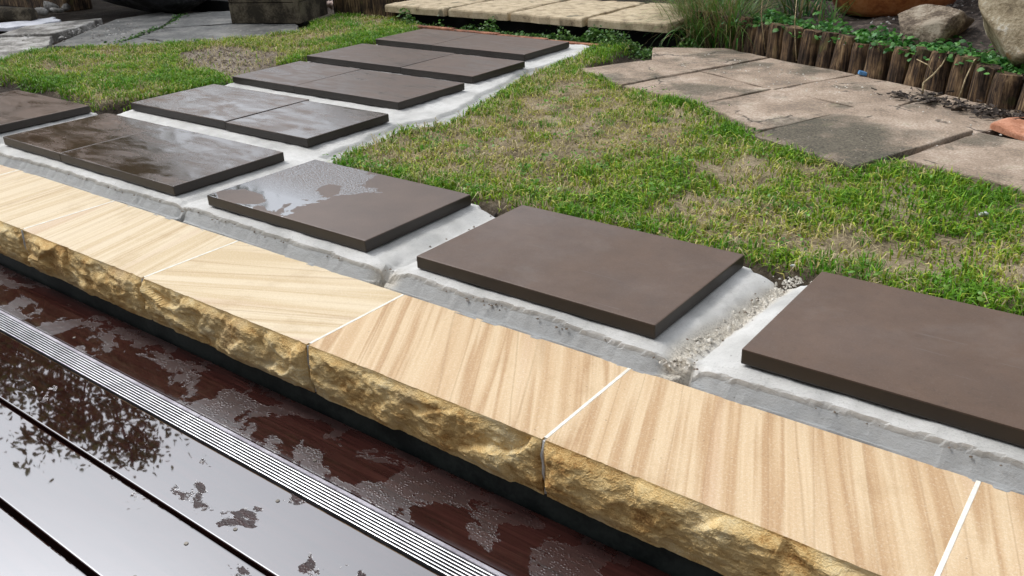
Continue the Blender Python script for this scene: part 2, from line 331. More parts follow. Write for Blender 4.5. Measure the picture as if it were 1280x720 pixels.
# ================================================================== GROUND
RLAWN = [(-2.11, 1.74), (-2.17, 1.90), (-2.23, 2.2), (-2.14, 2.37), (-2.26, 2.8), (-2.38, 3.17), (-2.42, 3.62), (-2.50, 3.93), (-2.30, 4.02), (-2.24, 3.66),
         (-2.215, 3.38), (-1.872, 3.17), (-1.45, 3.03), (-1.11, 2.74), (-.71, 2.52), (-.62, 2.66), (-.28, 2.53), (.7, 2.12), (.7, 1.74)]
LLAWN = [(-4.9, 1.90), (-4.58, 1.93), (-4.19, 1.90), (-3.68, 1.85), (-3.60, 1.97), (-3.50, 2.42), (-3.58, 2.60), (-3.62, 2.95), (-3.66, 3.4), (-3.62, 3.82), (-3.86, 4.08), (-4.1, 4.2), (-4.78, 4.42),
         (-4.62, 3.85), (-4.40, 3.66), (-4.50, 3.36), (-4.74, 2.98), (-5.07, 2.74), (-5.35, 2.40), (-5.15, 2.05)]
BARE = [(-4.50, 2.76), (-4.34, 3.06), (-3.90, 3.02), (-3.62, 2.74), (-3.54, 2.46), (-4.02, 2.56)]
def lawnsd(x, y): return np.maximum(polysd(x, y, RLAWN), polysd(x, y, LLAWN))
def ground_z(x, y):
    s = lawnsd(x, y)
    z = -.088 + .042 * sstep(-.015, .025, s + .012 * fbm(x * 14, y * 14, 3, 3)) + .008 * fbm(x * 9, y * 9, 5, 4) + .006 * fbm(x * 1.7, y * 1.7, 9, 2)
    return z
GX, GY = np.arange(-9.5, 1.6, .026), np.arange(1.236, 6.6, .026)
X, Y = np.meshgrid(GX, GY, indexing='ij'); Z = ground_z(X, Y)
s = lawnsd(X, Y); lawnA = sstep(.0, .05, s); bareA = sstep(-.04, .06, polysd(X, Y, BARE) + .05 * fbm(X * 8, Y * 8, 2, 3))
V = np.stack([X, Y, Z], -1).reshape(-1, 3); F = gridfaces(len(GX), len(GY))
lawnF = lawnA.ravel(); bareF = bareA.ravel()
# carry the same sheet on to the horizon
bx0, bx1, by0, by1 = GX[0], GX[-1], GY[0], GY[-1]; n0 = len(V)
ext = [(-120, 1.236), (bx0, 1.236), (bx1, 1.236), (120, 1.236), (-120, by1), (bx0, by1), (bx1, by1), (120, by1), (-120, 150), (bx0, 150), (bx1, 150), (120, 150)]
V = np.concatenate([V, [(a, b, -.09) for a, b in ext]]); 
F = np.concatenate([F, [(n0, n0 + 1, n0 + 5, n0 + 4), (n0 + 2, n0 + 3, n0 + 7, n0 + 6), (n0 + 4, n0 + 5, n0 + 9, n0 + 8), (n0 + 5, n0 + 6, n0 + 10, n0 + 9), (n0 + 6, n0 + 7, n0 + 11, n0 + 10)]])
z12 = np.zeros(12)
tag(npmesh('ground', V, F, M['soil'], smooth=True, attrs={'lawn': np.concatenate([lawnF, z12 + .6]), 'bare': np.concatenate([bareF, z12])}), kind='structure')
tag(npmesh('ground_below_deck', np.array([(-120, -100, -.5), (120, -100, -.5), (120, 1.24, -.5), (-120, 1.24, -.5)]), np.array([[0, 1, 2, 3]]), M['soil']), kind='structure')

# ================================================================== PAVED PATH: mortar bed + pavers
TILES = [  # x0, x1, y0, y1, wetness, seed
    (-.515, .086, 1.292, 1.690, 0, 1), (-1.289, -.684, 1.290, 1.688, 0, 2), (-2.079, -1.457, 1.294, 1.684, 'puddle', 3),
    (-2.878, -2.236, 1.292, 1.690, .8, 4), (-3.280, -2.883, 1.294, 1.690, .75, 5), (-4.075, -3.472, 1.315, 1.722, .4, 6),
    (-2.735, -2.288, 1.832, 2.216, .75, 7), (-3.362, -2.741, 1.836, 2.232, .7, 8), (-2.997, -2.386, 2.368, 2.760, .35, 9), (-3.425, -3.003, 2.372, 2.765, .4, 10),
    (-2.862, -2.436, 2.874, 3.248, .2, 11), (-3.512, -2.868, 2.880, 3.262, .25, 12), (-3.132, -2.540, 3.384, 3.766, .15, 13), (-3.550, -3.138, 3.392, 3.775, .2, 14),
    (.255, .855, 1.292, 1.690, 0, 15)]
PATHP = [(-3.32, 1.30), (-3.40, 1.85), (-3.46, 2.4), (-3.54, 2.95), (-3.585, 3.42), (-3.56, 3.82), (-2.56, 3.93), (-2.45, 3.88), (-2.37, 3.62), (-2.35, 3.17), (-2.24, 2.8), (-2.12, 2.37), (-2.20, 2.2), (-2.14, 1.9), (-2.09, 1.74), (-2.09, 1.3)]
MX, MY = np.arange(-4.25, .95, .0075), np.concatenate([np.arange(1.2340, 1.30, .003), np.arange(1.30, 4.0, .0085)])
X, Y = np.meshgrid(MX, MY, indexing='ij')
dm = np.full(X.shape, 9.)
for t in TILES:
    dx = np.maximum(np.maximum(t[0] - X, X - t[1]), 0); dy = np.maximum(np.maximum(t[2] - Y, Y - t[3]), 0); dm = np.minimum(dm, np.hypot(dx, dy))
wob = fbm(X * 7, Y * 7, 21, 4)
row = (Y < 1.70)
wd = np.where(Y < 1.69, .09, .028) + .012 * wob
S = np.maximum(wd - dm, polysd(X, Y, PATHP) + .018 * wob)
Z = -.0315 - .10 * np.minimum(dm, .12) + .0030 * fbm(X * 11, Y * 11, 31, 4) + .0016 * fbm(X * 38 + Y * 12, Y * 60, 33, 3) - .0018 + np.where((X > -2.5) & (Y > 1.72), .0035 * fbm(X * 20, Y * 26, 35, 4), 0)
Z = np.where(Y > 1.72, np.maximum(Z, -.040 + .002 * wob), Z)
Z -= .009 * sstep(.03, .10, dm) * (X > -2.1) * (Y > 1.29)                         # shallow dish between the row's beds
fr = np.clip(1.292 - Y, 0, .06)
Z -= .22 * fr
yb = 1.262 + .013 * fbm(X * 3.1, X * 0 + 3, 41, 2) + .007 * np.abs(fbm(X * 14, X * 0 + 1, 42, 3)) + .003 * fbm(X * 60, Y * 20, 43, 2)
brk = sstep(.0015, -.0015, Y - yb)
Z -= .008 * brk + .70 * np.clip(yb - Y, 0, .05)
# seams between neighbouring beds in the front row
def seam(xc, wdt, dep, skew, seed, ysp=(1.24, 1.76)):
    xs = xc + skew * (Y - 1.45) + .016 * fbm(Y * 9, Y * 0 + seed, seed, 3)
    return dep * np.exp(-((X - xs) / wdt) ** 2) * sstep(ysp[1], ysp[1] - .04, Y) * (Y > ysp[0]), xs
sandA = np.zeros(X.shape)
q, xs = seam(-1.345, .008, .010, .10, 51); Z -= q
q, xs = seam(-1.36, .03, .03, .0, 53, (1.2, 1.29)); Z -= q; sandA = np.maximum(sandA, np.clip(q / .02, 0, .8))
q, xs = seam(-.605, .026, .012, .12, 55); Z -= q; rub = np.exp(-((X - xs) / .030) ** 2) * (Y < 1.74)
sandA = np.maximum(sandA, np.clip(rub * 1.5 - .35, 0, 1)); Z += rub * (.014 * np.abs(fbm(X * 42, Y * 42, 57, 3)) - .004)
q, xs = seam(-.61, .025, .03, .0, 58, (1.2, 1.285)); Z -= q
q, xs = seam(-2.17, .010, .007, .05, 59); Z -= q
q, xs = seam(-3.40, .03, .02, .05, 60); Z -= q
# overlapping trowel layers along the right flank of the path
lay = polysd(X, Y, PATHP) - .075 - .03 * fbm(X * 5, Y * 5, 63, 3)
Z -= np.where((X > -2.42) & (Y > 1.8), .012 * sstep(.006, -.006, lay), 0)
Z = np.where(Y < 1.2415, np.maximum(Z, -.0765 + .004 * fbm(X * 25, Y * 25, 44, 3)), np.maximum(Z, np.where(Y < 1.262, -.0725, -1)))
Z -= .060 * sstep(.010, -.014, S)
V = np.stack([X, Y, Z], -1).reshape(-1, 3); F = gridfaces(len(MX), len(MY))
zf = S.ravel()[F].max(1); F = F[zf > -.013]
damp = np.clip(brk * .8 + .35 * sstep(.3, .8, wob) + .5 * sstep(.004, -.004, lay) * ((X > -2.42) & (Y > 1.8)), 0, 1)
used = np.unique(F); rm = np.full(len(V), -1); rm[used] = np.arange(len(used))
path = npmesh('paved_path', V[used], rm[F], M['mortar'], smooth=True, attrs={'damp': damp.ravel()[used], 'sand': sandA.ravel()[used]})
tag(path, kind='structure')
fz = V[used][rm[F]].mean(1)[:, 1]; path.data.polygons.foreach_set('use_smooth', fz > 1.285)
def puddle_mat():
    k = N('paver_puddle'); c = k.co(); sx = k.n('SeparateXYZ', {0: c}); x, y = sx.outputs[0], sx.outputs[1]
    a = k.noise(c, 5, 6, .62); fine = k.noise(c, 260, 3, .7); base = k.mix(k.rng(fine, .52, .72, 0, .4), k.ramp(a, [(.35, (.080, .049, .031)), (.65, (.118, .074, .048))]), (.17, .13, .11))
    wv = k.noise(c, 7.5, 4, .55, .4)
    gx = k.rng(x, -1.60, -2.02, 0, 1); gy = k.rng(y, 1.30, 1.69, -.04, .10)
    film = k.rng(k.math('ADD', k.math('ADD', gx, gy), k.math('MULTIPLY', k.math('SUBTRACT', wv, .5), 2.0)), .44, .47)
    isl = k.n('VectorMath', {0: k.n('VectorMath', {0: c, 1: (-1.985, 1.335, 0)}, operation='SUBTRACT').outputs[0], 1: (1, 1.9, 0)}, operation='MULTIPLY').outputs[0]
    d = k.math('ADD', k.n('VectorMath', {0: isl}, operation='LENGTH').outputs[1], k.math('MULTIPLY', k.math('SUBTRACT', k.noise(c, 16, 3), .5), .08))
    film = k.math('MULTIPLY', film, k.rng(d, .085, .092))
    spk = k.rng(k.noise(c, 210, 5, .75), .46, .54); edge = k.rng(y, 1.40, 1.52, 1, 0); film2 = k.math('MULTIPLY', k.math('MULTIPLY', film, k.math('MAXIMUM', spk, edge)), k.rng(k.n('SeparateXYZ', {0: k.n('NewGeometry').outputs['Normal']}).outputs[2], .8, .95))
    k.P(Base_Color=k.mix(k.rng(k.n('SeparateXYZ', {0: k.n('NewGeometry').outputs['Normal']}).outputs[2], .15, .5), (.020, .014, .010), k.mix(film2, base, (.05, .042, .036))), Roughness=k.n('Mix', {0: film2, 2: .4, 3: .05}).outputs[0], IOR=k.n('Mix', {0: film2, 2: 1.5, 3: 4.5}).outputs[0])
    k.set(k.b, 'Normal', k.bump(film2, .25, .0012)); return k.m
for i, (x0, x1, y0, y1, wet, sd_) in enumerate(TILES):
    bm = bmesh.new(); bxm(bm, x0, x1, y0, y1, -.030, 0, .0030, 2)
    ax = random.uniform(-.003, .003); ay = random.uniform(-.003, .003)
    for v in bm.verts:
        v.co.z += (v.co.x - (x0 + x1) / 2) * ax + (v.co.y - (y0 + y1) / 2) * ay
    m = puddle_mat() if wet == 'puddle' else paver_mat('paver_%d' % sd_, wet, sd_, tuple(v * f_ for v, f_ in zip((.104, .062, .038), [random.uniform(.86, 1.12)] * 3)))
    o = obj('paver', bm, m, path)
    if wet == 'puddle': o['label'] = 'brown paver with a bright puddle on its left end'
# loose crumbs in the seam between the two nearest beds
V = []; F = []
for i in range(300):
    yy = random.uniform(1.25, 1.74); xx = -.605 + .12 * (yy - 1.45) + random.gauss(0, .018); r = random.uniform(.0014, .0050)
    c0 = len(V); ph = random.random() * 6
    for a in range(5): V.append((xx + r * math.cos(ph + a * 1.257) * random.uniform(.7, 1.2), yy + r * math.sin(ph + a * 1.257) * random.uniform(.7, 1.2), -.052 + r * .2))
    V.append((xx, yy, -.052 + r * random.uniform(.9, 1.5)))
    F += [(c0 + a, c0 + (a + 1) % 5, c0 + 5) for a in range(5)]
tag(npmesh('mortar_crumbs', np.array(V), np.array(F), M['sand']), 'sandy crumbs of mortar in the seam between the two nearest pavers', 'rubble', kind='stuff')

# ================================================================== RETAINING WALL with sandstone capping
wall = empty('retaining_wall', (-1.3, .98, -.26))
tag(wall, 'low dark wall capped with cream banded sandstone blocks along the deck', 'wall')
box('wall_base', -9, 3.2, .974, 1.236, -.50, -.188, M['wallbase'], wall)
JX = [-4.87, -4.28, -3.68, -3.085, -2.487, -1.887, -1.289, -.7065, -.112, .488, 1.09]
ANG = [1.35, 1.35, 1.40, 1.45, 1.32, -.42, 1.02, 1.19, 1.30, 1.0]
for i in range(len(JX) - 1):
    x0, x1 = JX[i] + .0035, JX[i + 1] - .0035; near = JX[i + 1] > -3.2
    nx, nz = (190, 40) if near else (60, 14)
    xs = np.linspace(x0, x1, nx); zs = np.linspace(-.075, -.190, nz); Xf, Zf = np.meshgrid(xs, zs, indexing='ij'); t = (-.075 - Zf) / .115
    ox = i * 7.3
    rg_ = np.random.default_rng(500 + i); nf = 30
    fx_ = rg_.uniform(x0 - .03, x1 + .03, nf); fz_ = rg_.uniform(-.19, -.075, nf); fh_ = rg_.uniform(-.010, .012, nf); gx_ = rg_.uniform(-.22, .22, nf); gz_ = rg_.uniform(-.10, .38, nf)
    wx = Xf + .012 * fbm(Xf * 18 + ox, Zf * 18, 61, 3); wz = Zf + .010 * fbm(Xf * 18 + ox, Zf * 18, 67, 3)
    dd = ((wx[..., None] - fx_) * .8) ** 2 + ((wz[..., None] - fz_) * 1.5) ** 2; ww = np.exp(-(dd - dd.min(-1, keepdims=True)) / 2.4e-4)
    fac = (ww * (fh_ + gx_ * (Xf[..., None] - fx_) + gz_ * (Zf[..., None] - fz_))).sum(-1) / ww.sum(-1) * .62
    fin = fbm((Xf + ox) * 55 + Zf * 30, Zf * 70, 91 + i, 4); chunk = fbm((Xf + ox) * 16, Zf * 26 - Xf * 5, 81 + i, 3)
    env = sstep(0, .16, t)
    Yf = .962 - env * (1 - .6 * sstep(.80, 1, t)) * (.005 + .008 * np.sin(math.pi * np.clip(t, 0, 1)) + fac + .005 * chunk + .0045 * fin - .0032 * np.abs(fbm((Xf + ox) * 48 + Zf * 25, Zf * 75 - Xf * 20, 95 + i, 3)))
    Yf += (.0013 * fbm((Xf + ox) * 34, Xf * 0, 5, 3) + .010 * np.clip(fbm((Xf + ox) * 26, Xf * 0 + 2, 6, 3) - .38, 0, 1)) * (1 - env)                    # the arris is not quite straight
    endf = np.minimum(Xf - x0, x1 - Xf); Yf = Yf + (.964 - Yf) * (1 - sstep(0, .012, endf)) * env * .6
    Vf = np.stack([Xf, Yf, Zf], -1).reshape(-1, 3); Ff = gridfaces(nx, nz)[:, ::-1]
    nV = len(Vf); top = np.arange(nx) * nz; bot = top + nz - 1
    back_t = np.stack([xs, np.full(nx, 1.2405), np.full(nx, -.075)], -1); back_b = np.stack([xs, np.full(nx, 1.2405), np.full(nx, -.190)], -1)
    Vv = np.concatenate([Vf, back_t, back_b]); bt = nV + np.arange(nx); bb = bt + nx; a = np.arange(nx - 1)
    Ft = np.stack([top[a], top[a + 1], bt[a + 1], bt[a]], -1); Fb = np.stack([bot[a + 1], bot[a], bb[a], bb[a + 1]], -1); Fk = np.stack([bt[a], bt[a + 1], bb[a + 1], bb[a]], -1)
    c = np.arange(nz - 1); 
    el = np.stack([c, c + 1, np.full(nz - 1, bb[0]), np.full(nz - 1, bt[0])], -1) * 0
    Fq = np.concatenate([Ff, Ft, Fb, Fk]); mi = np.concatenate([np.ones(len(Ff)), np.zeros(len(Ft)), np.ones(len(Fb)), np.zeros(len(Fk))])
    tri = [(0 * nz + k_, 0 * nz + k_ + 1, bb[0], bb[0]) for k_ in range(0)]
    me_m = sandstone('banded_sandstone_%d' % i, ANG[i], i * 1.9 + .6, *(((.75, .63, .45), (.71, .58, .39), (.64, .50, .31)) if i < 6 else ((.72, .55, .35), (.64, .455, .27), (.52, .335, .18))))
    st = npmesh('capping_stone', Vv, Fq, [me_m, M['rockface']], wall, mi=mi)
    bm = bmesh.new(); bm.from_mesh(st.data)                                       # close both ends
    bm.verts.ensure_lookup_table()
    for ring in ([k_ for k_ in range(nz)] + [int(bb[0]), int(bt[0])], [(nx - 1) * nz + k_ for k_ in range(nz)] + [int(bb[-1]), int(bt[-1])]):
        f = bm.faces.new([bm.verts[k_] for k_ in ring]); f.material_index = 1
    bmesh.ops.recalc_face_normals(bm, faces=bm.faces[:]); bm.to_mesh(st.data); bm.free()
    if i:
        bm = bmesh.new(); bxm(bm, JX[i] - .0034, JX[i] + .0034, .968, 1.2395, -.188, -.0744, .0005); obj('grout_joint', bm, M['grout'], wall)
        bm = bmesh.new(); pts = [(JX[i] + .002 * math.sin(k_ * 2.1 + i), .9645 - .004 * math.sin(k_ * .6), -.078 - k_ * .0137) for k_ in range(9)]
        tube(bm, pts, [.0042] * 9, 6); obj('grout_bead', bm, M['wallgrout'] if 'wallgrout' in M else M['mortar'], wall)

# ================================================================== DECK
deck = box('deck', -9, 3.2, -2.2, .96, -.40, -.33, M['black']); tag(deck, kind='structure')
BRD = [(.819, .968, .485, .50, 1.), (.605, .757, .36, .375, .5), (.438, .594, .36, .375, .5), (.270, .424, .37, .385, .6), (.104, .258, .37, .385, .6), (-.062, .092, .38, .395, .6), (-.228, -.074, .38, .395, .6)] + [(-.394 - .166 * k, -.240 - .166 * k, .38, .395, .6) for k in range(11)]
DM = [deck_mat('wet_deck_%d' % i, i * 1.37 + .4, b[2], b[3], b[4]) for i, b in enumerate(BRD[:6])]
for i, b in enumerate(BRD):
    bm = bmesh.new(); bxm(bm, -9, 3.2, b[0] - (.0015 if i else 0), b[1] + (.0015 if i > 1 else 0), -.265, -.240, .0032, 3)
    brd = obj('deck_board', bm, DM[min(i, 5)], deck)
    if i < 3:
        for sx in np.arange(-2.95, .6, .9):
            for sy in ((b[0] + .03, b[1] - .03) if i else (b[0] + .028,)):
                bm = bmesh.new(); r = bmesh.ops.create_cone(bm, segments=12, radius1=.0042, radius2=.0036, depth=.0016, cap_ends=True, matrix=Matrix.Translation((sx + .02 * math.sin(i * 3 + sx), sy, -.2394)))
                obj('screw', bm, M['screw'], brd)
for gi, (x0, x1, lab) in enumerate(((-6.0, -1.4905, 'ribbed aluminium drain grate, the far length running off to the left'), (-1.4895, 2.2, 'ribbed aluminium drain grate, the near length running off at the bottom'))):
    gr = empty('drain_grate', ((x0 + x1) / 2, .785, -.265)); tag(gr, lab, 'drain', 'drain grates set in the deck')
    box('channel', x0, x1, .7585, .8175, -.285, -.262, M['black'], gr)
    bm = bmesh.new(); bxm(bm, x0, x1, .8085, .8172, -.2618, -.2392, .001); obj('flange', bm, M['alu_dull'], gr)
    for k in range(7):
        yc = .7635 + k * .0066; bm = bmesh.new(); bxm(bm, x0, x1, yc - .0016, yc + .0016, -.2615, -.2375, .0009, 2); obj('bar', bm, M['alu'], gr)

# ================================================================== OLD CONCRETE SLABS (right)
patio = box('old_patio_bed', -1.85, .1, 2.95, 3.55, -.12, -.092, M['soil']); tag(patio, kind='structure')
patio.data.attributes.new('lawn', 'FLOAT', 'POINT'); patio.name = 'old_patio'
SL = [[(-2.225, 3.355), (-1.880, 3.165), (-1.728, 3.555), (-2.02, 3.69)], [(-1.868, 3.160), (-1.452, 3.022), (-1.318, 3.372), (-1.716, 3.560)],
      [(-1.440, 3.018), (-1.108, 2.775), (-.905, 3.21), (-1.306, 3.370)], [(-1.095, 2.672), (-.715, 2.502), (-.515, 3.065), (-.825, 3.30), (-.935, 3.175)],
      [(-.625, 2.672), (-.20, 2.515), (-.02, 2.93), (-.498, 3.07)], [(-.185, 2.51), (.25, 2.33), (.43, 2.75), (-.005, 2.92)],
      [(-2.03, 3.705), (-1.735, 3.572), (-1.582, 3.985), (-1.86, 4.12), (-2.18, 3.98)], [(-1.722, 3.578), (-1.312, 3.386), (-1.12, 3.80), (-1.568, 3.985)],
      [(-1.300, 3.384), (-.905, 3.225), (-.835, 3.315), (-.735, 3.60), (-1.11, 3.795)], [(-.822, 3.313), (-.508, 3.078), (-.35, 3.42), (-.725, 3.595)]]
TZ = [-.034, -.036, -.034, -.024, -.030, -.032, -.036, -.038, -.037, -.038]
for i, p in enumerate(SL):
    o = slab_poly('concrete_slab', p, TZ[i] - .045, TZ[i], M['slabdark'] if i == 3 else M['slab%d' % (i % 3)], patio, .005, .004, i, 4)
    if i == 3: o['label'] = 'mossy grey slab with its near edge lifted above the grass'

# ================================================================== SLATE PATIO (left)
sp = box('slate_patio', -6.3, -4.9, 2.9, 3.5, -.12, -.094, M['soil']); tag(sp, kind='structure')
SP = [[(-5.25, 3.01), (-4.72, 2.99), (-4.46, 3.37), (-4.42, 3.62), (-4.70, 3.80), (-5.08, 3.66), (-5.43, 3.28)], [(-5.46, 3.32), (-5.10, 3.70), (-5.10, 4.05), (-5.69, 4.06), (-5.93, 3.87), (-5.86, 3.72)],
      [(-5.46, 2.57), (-5.10, 2.73), (-5.29, 3.01), (-5.48, 3.29), (-5.93, 3.74), (-6.23, 3.80), (-6.17, 3.39)], [(-5.12, 2.74), (-4.76, 2.96), (-5.24, 2.99)],
      [(-5.33, 2.40), (-5.48, 2.55), (-5.86, 2.78), (-6.14, 2.58), (-5.52, 2.20), (-5.2, 2.10)], [(-6.20, 2.60), (-5.86, 2.80), (-6.06, 3.12), (-6.27, 3.35), (-6.42, 2.88)],
      [(-5.55, 2.18), (-6.16, 2.56), (-6.5, 2.2), (-5.9, 1.9)]]
for i, p in enumerate(SP):
    slab_poly('slate_slab', p, -.09, -.048 + (.012 if i == 5 else 0), M['palestone'] if i in (4, 5, 6) else M['slate'], sp, .006, .012, 40 + i, 4)

# ================================================================== STEP at the back, brick edging
step = empty('stone_step', (-3.2, 4.3, -.09)); tag(step, 'low step of weathered sandstone slabs behind the paved path', 'step')
SX = [-4.21, -3.672, -3.20, -2.676, -2.165]
for i in range(4):
    p = [(SX[i] + .013, 4.115 + random.uniform(-.012, .012)), (SX[i + 1] - .013, 4.115 + random.uniform(-.012, .012)), (SX[i + 1] - .013, 4.80), (SX[i] + .013, 4.80)]
    slab_poly('step_slab', p, .014, .060, M['oldstep'], step, .012, .010, 60 + i, 6)
box('riser', -4.20, -2.19, 4.24, 4.78, -.12, .013, M['black'], step)  # near-black colour paints in the shadow beneath the overhanging slabs
for i in range(4):
    x0 = -3.86 + i * .345; bm = bmesh.new(); bxm(bm, x0, x0 + .338, 3.985 - i * .012, 4.027 - i * .012, -.11, -.030 - i * .004, .006, 2)
    tag(obj('edging_brick', bm, M['brick']), ['red edging brick at the far left corner of the path', 'red edging brick second from the left behind the path', 'red edging brick second from the right behind the path', 'red edging brick at the right end, by the mortar corner'][i], 'brick', 'bricks edging the back of the path')

bm = bmesh.new(); bxm(bm, -4.80, -4.225, 4.22, 4.36, -.11, .10, .012, 2); tag(obj('sleeper', bm, M['log0']), 'dark timber sleeper at the left end of the stone step', 'sleeper')
# ================================================================== LOG EDGING
le = empty('log_edging', (-1.15, 3.86, -.09)); tag(le, 'low edging of upright weathered half logs holding up the garden bed', 'edging')
LP = [(-2.16, 4.36), (-1.83, 4.215), (-1.605, 4.075), (-1.414, 3.975), (-1.158, 3.85), (-.975, 3.775), (-.826, 3.68), (-.667, 3.605), (-.509, 3.485), (-.36, 3.40), (-.05, 3.25)]
seg = [0]
for a, b in zip(LP, LP[1:]): seg.append(seg[-1] + math.dist(a, b))
def logpt(sv):
    for i in range(len(LP) - 1):
        if sv <= seg[i + 1]:
            t = (sv - seg[i]) / (seg[i + 1] - seg[i]); a, b = LP[i], LP[i + 1]
            return a[0] + (b[0] - a[0]) * t, a[1] + (b[1] - a[1]) * t, math.atan2(b[1] - a[1], b[0] - a[0])
sv = .04; li = 0
while sv < seg[-1] - .03:
    wv = random.uniform(.090, .114); x, y, a = logpt(sv); hgt = random.uniform(.172, .188) - (.015 if li % 7 == 4 else 0)
    bm = bmesh.new(); n = 12; rows = 7; rg = []
    for r_ in range(rows):
        t = r_ / (rows - 1); rr = wv * .485 * (1 - .10 * (t > .95)); ring = []
        for k in range(n):
            th = 2 * math.pi * k / n; q = rr * (1 + .10 * mnoise.noise(Vector((math.cos(th) * 1.5 + li * 3.3, math.sin(th) * 1.5, t * 1.2)))) 
            zt = t * hgt + (0 if r_ < rows - 1 else .010 * mnoise.noise(Vector((math.cos(th) * 2 + li, math.sin(th) * 2, 5))))
            ring.append(bm.verts.new((q * math.cos(th), q * .80 * math.sin(th), zt)))
        rg.append(ring)
    for r0, r1 in zip(rg, rg[1:]):
        for k in range(n): bm.faces.new((r0[k], r0[(k + 1) % n], r1[(k + 1) % n], r1[k]))
    bm.faces.new(rg[-1]); bm.faces.new(rg[0][::-1])
    bm.transform(Matrix.Translation((x, y, -.085)) @ Matrix.Rotation(a, 4, 'Z') @ Matrix.Rotation(R(random.uniform(-1, 5)), 4, 'Y') @ Matrix.Rotation(R(random.uniform(-8, -2)), 4, 'X'))
    o = obj('log_post', bm, M['log%d' % random.randrange(3)], le, smooth=False)
    sv += wv * .99; li += 1

# garden bed behind the logs
def bed_z(x, y):
    d = (y - (3.25 - .53 * (x + .05)))                        # distance-like value behind the log line
    return .070 + .05 * sstep(.1, .7, d) + .10 * np.exp(-(((x + .66) / .28) ** 2 + ((y - 4.62) / .35) ** 2)) + .03 * fbm(x * 6, y * 6, 101, 4)
BXs, BYs = np.arange(-2.6, 1.6, .035), np.arange(3.2, 8.0, .035); X, Y = np.meshgrid(BXs, BYs, indexing='ij')
V = np.stack([X, Y, bed_z(X, Y)], -1).reshape(-1, 3); F = gridfaces(len(BXs), len(BYs))
BED = LP + [(1.6, 2.9), (1.6, 8), (-2.2, 8), (-2.16, 4.5)]
ok = inpoly(V[:, 0], V[:, 1] - .02, BED); F = F[ok[F].all(1)]; used = np.unique(F); rm = np.full(len(V), -1); rm[used] = np.arange(len(used))
bed = npmesh('garden_bed', V[used], rm[F], M['litter'], smooth=True); tag(bed, kind='structure')

# ================================================================== ROCKS, POT, ODD THINGS
def rock(name, loc, sc, rot, m, seed, label, cuts=4, amp=.22, planes=15):
    bm = bmesh.new(); bmesh.ops.create_icosphere(bm, subdivisions=cuts, radius=1); rn = random.Random(seed)
    pl = [(Vector((rn.gauss(0, 1), rn.gauss(0, 1), rn.gauss(0, 1))).normalized(), rn.uniform(.50, .84)) for _ in range(planes)]
    for v in bm.verts:
        for n_, d_ in pl:
            e = v.co.dot(n_) - d_
            if e > 0: v.co -= n_ * e * .97
        v.co *= 1 + amp * .3 * mnoise.fractal(v.co * 1.6 + Vector((seed, 0, 0)), 1, 2, 4) + amp * .08 * mnoise.fractal(v.co * 6 + Vector((0, seed, 0)), 1, 2, 3)
    bm.transform(Matrix.Translation(loc) @ Matrix.Rotation(rot[2], 4, 'Z') @ Matrix.Rotation(rot[1], 4, 'Y') @ Matrix.Rotation(rot[0], 4, 'X') @ Matrix.Diagonal((*sc, 1)))
    o = obj(name, bm, m, smooth=True); tag(o, label, 'rock'); return o
rock('boulder', (-.885, 4.00, .145), (.20, .14, .100), (R(10), R(-12), R(25)), M['rockbrown'], 5, 'flat brown rock leaning in front of the terracotta pot')
rock('boulder', (-.42, 3.90, .20), (.45, .40, .34), (0, R(-20), R(30)), M['rockgold'], 12, 'big speckled tan boulder at the right edge of the bed')
rock('boulder', (-6.60, 3.86, .13), (.72, .46, .22), (0, R(4), R(12)), M['rockdark'], 21, 'large dark boulder with a pale top behind the slate paving')
bm = bmesh.new(); prof = [(.0, .06), (.235, .06), (.265, .09), (.31, .18), (.345, .30), (.355, .42), (.34, .50), (.375, .51), (.38, .56), (.35, .565), (.33, .52), (.30, .46), (0, .45)]
ns = 40; rings = [[bm.verts.new((r_ * math.cos(2 * math.pi * k / ns), r_ * math.sin(2 * math.pi * k / ns), z_)) for k in range(ns)] for r_, z_ in prof[1:-1]]
for r0, r1 in zip(rings, rings[1:]):
    for k in range(ns): bm.faces.new((r0[k], r0[(k + 1) % ns], r1[(k + 1) % ns], r1[k]))
bm.faces.new(rings[0][::-1]); bm.faces.new(rings[-1])
bm.transform(Matrix.Translation((-1.23, 4.60, .05)))
tag(obj('terracotta_pot', bm, M['terra'], smooth=True), 'large round terracotta pot standing in the bed behind the log edging', 'pot')
slab_poly('brick_fragment', [(-.485, 3.165), (-.36, 3.06), (-.22, 3.19), (-.38, 3.31), (-.45, 3.27)], -.04, -.020, M['brickfrag'], None, .006, .006, 5)
tag(bpy.data.objects['brick_fragment'], 'broken orange brick lying on the old slabs at the right edge', 'brick')
bm = bmesh.new(); bxm(bm, -.020, .020, -.011, .011, 0, .016, .004, 2); bm.transform(Matrix.Translation((-1.085, 3.775, -.034)) @ Matrix.Rotation(.5, 4, 'Z') @ Matrix.Rotation(.25, 4, 'Y'))
tag(obj('plastic_scrap', bm, M['blue']), 'small blue plastic scrap at the foot of the logs', 'litter')
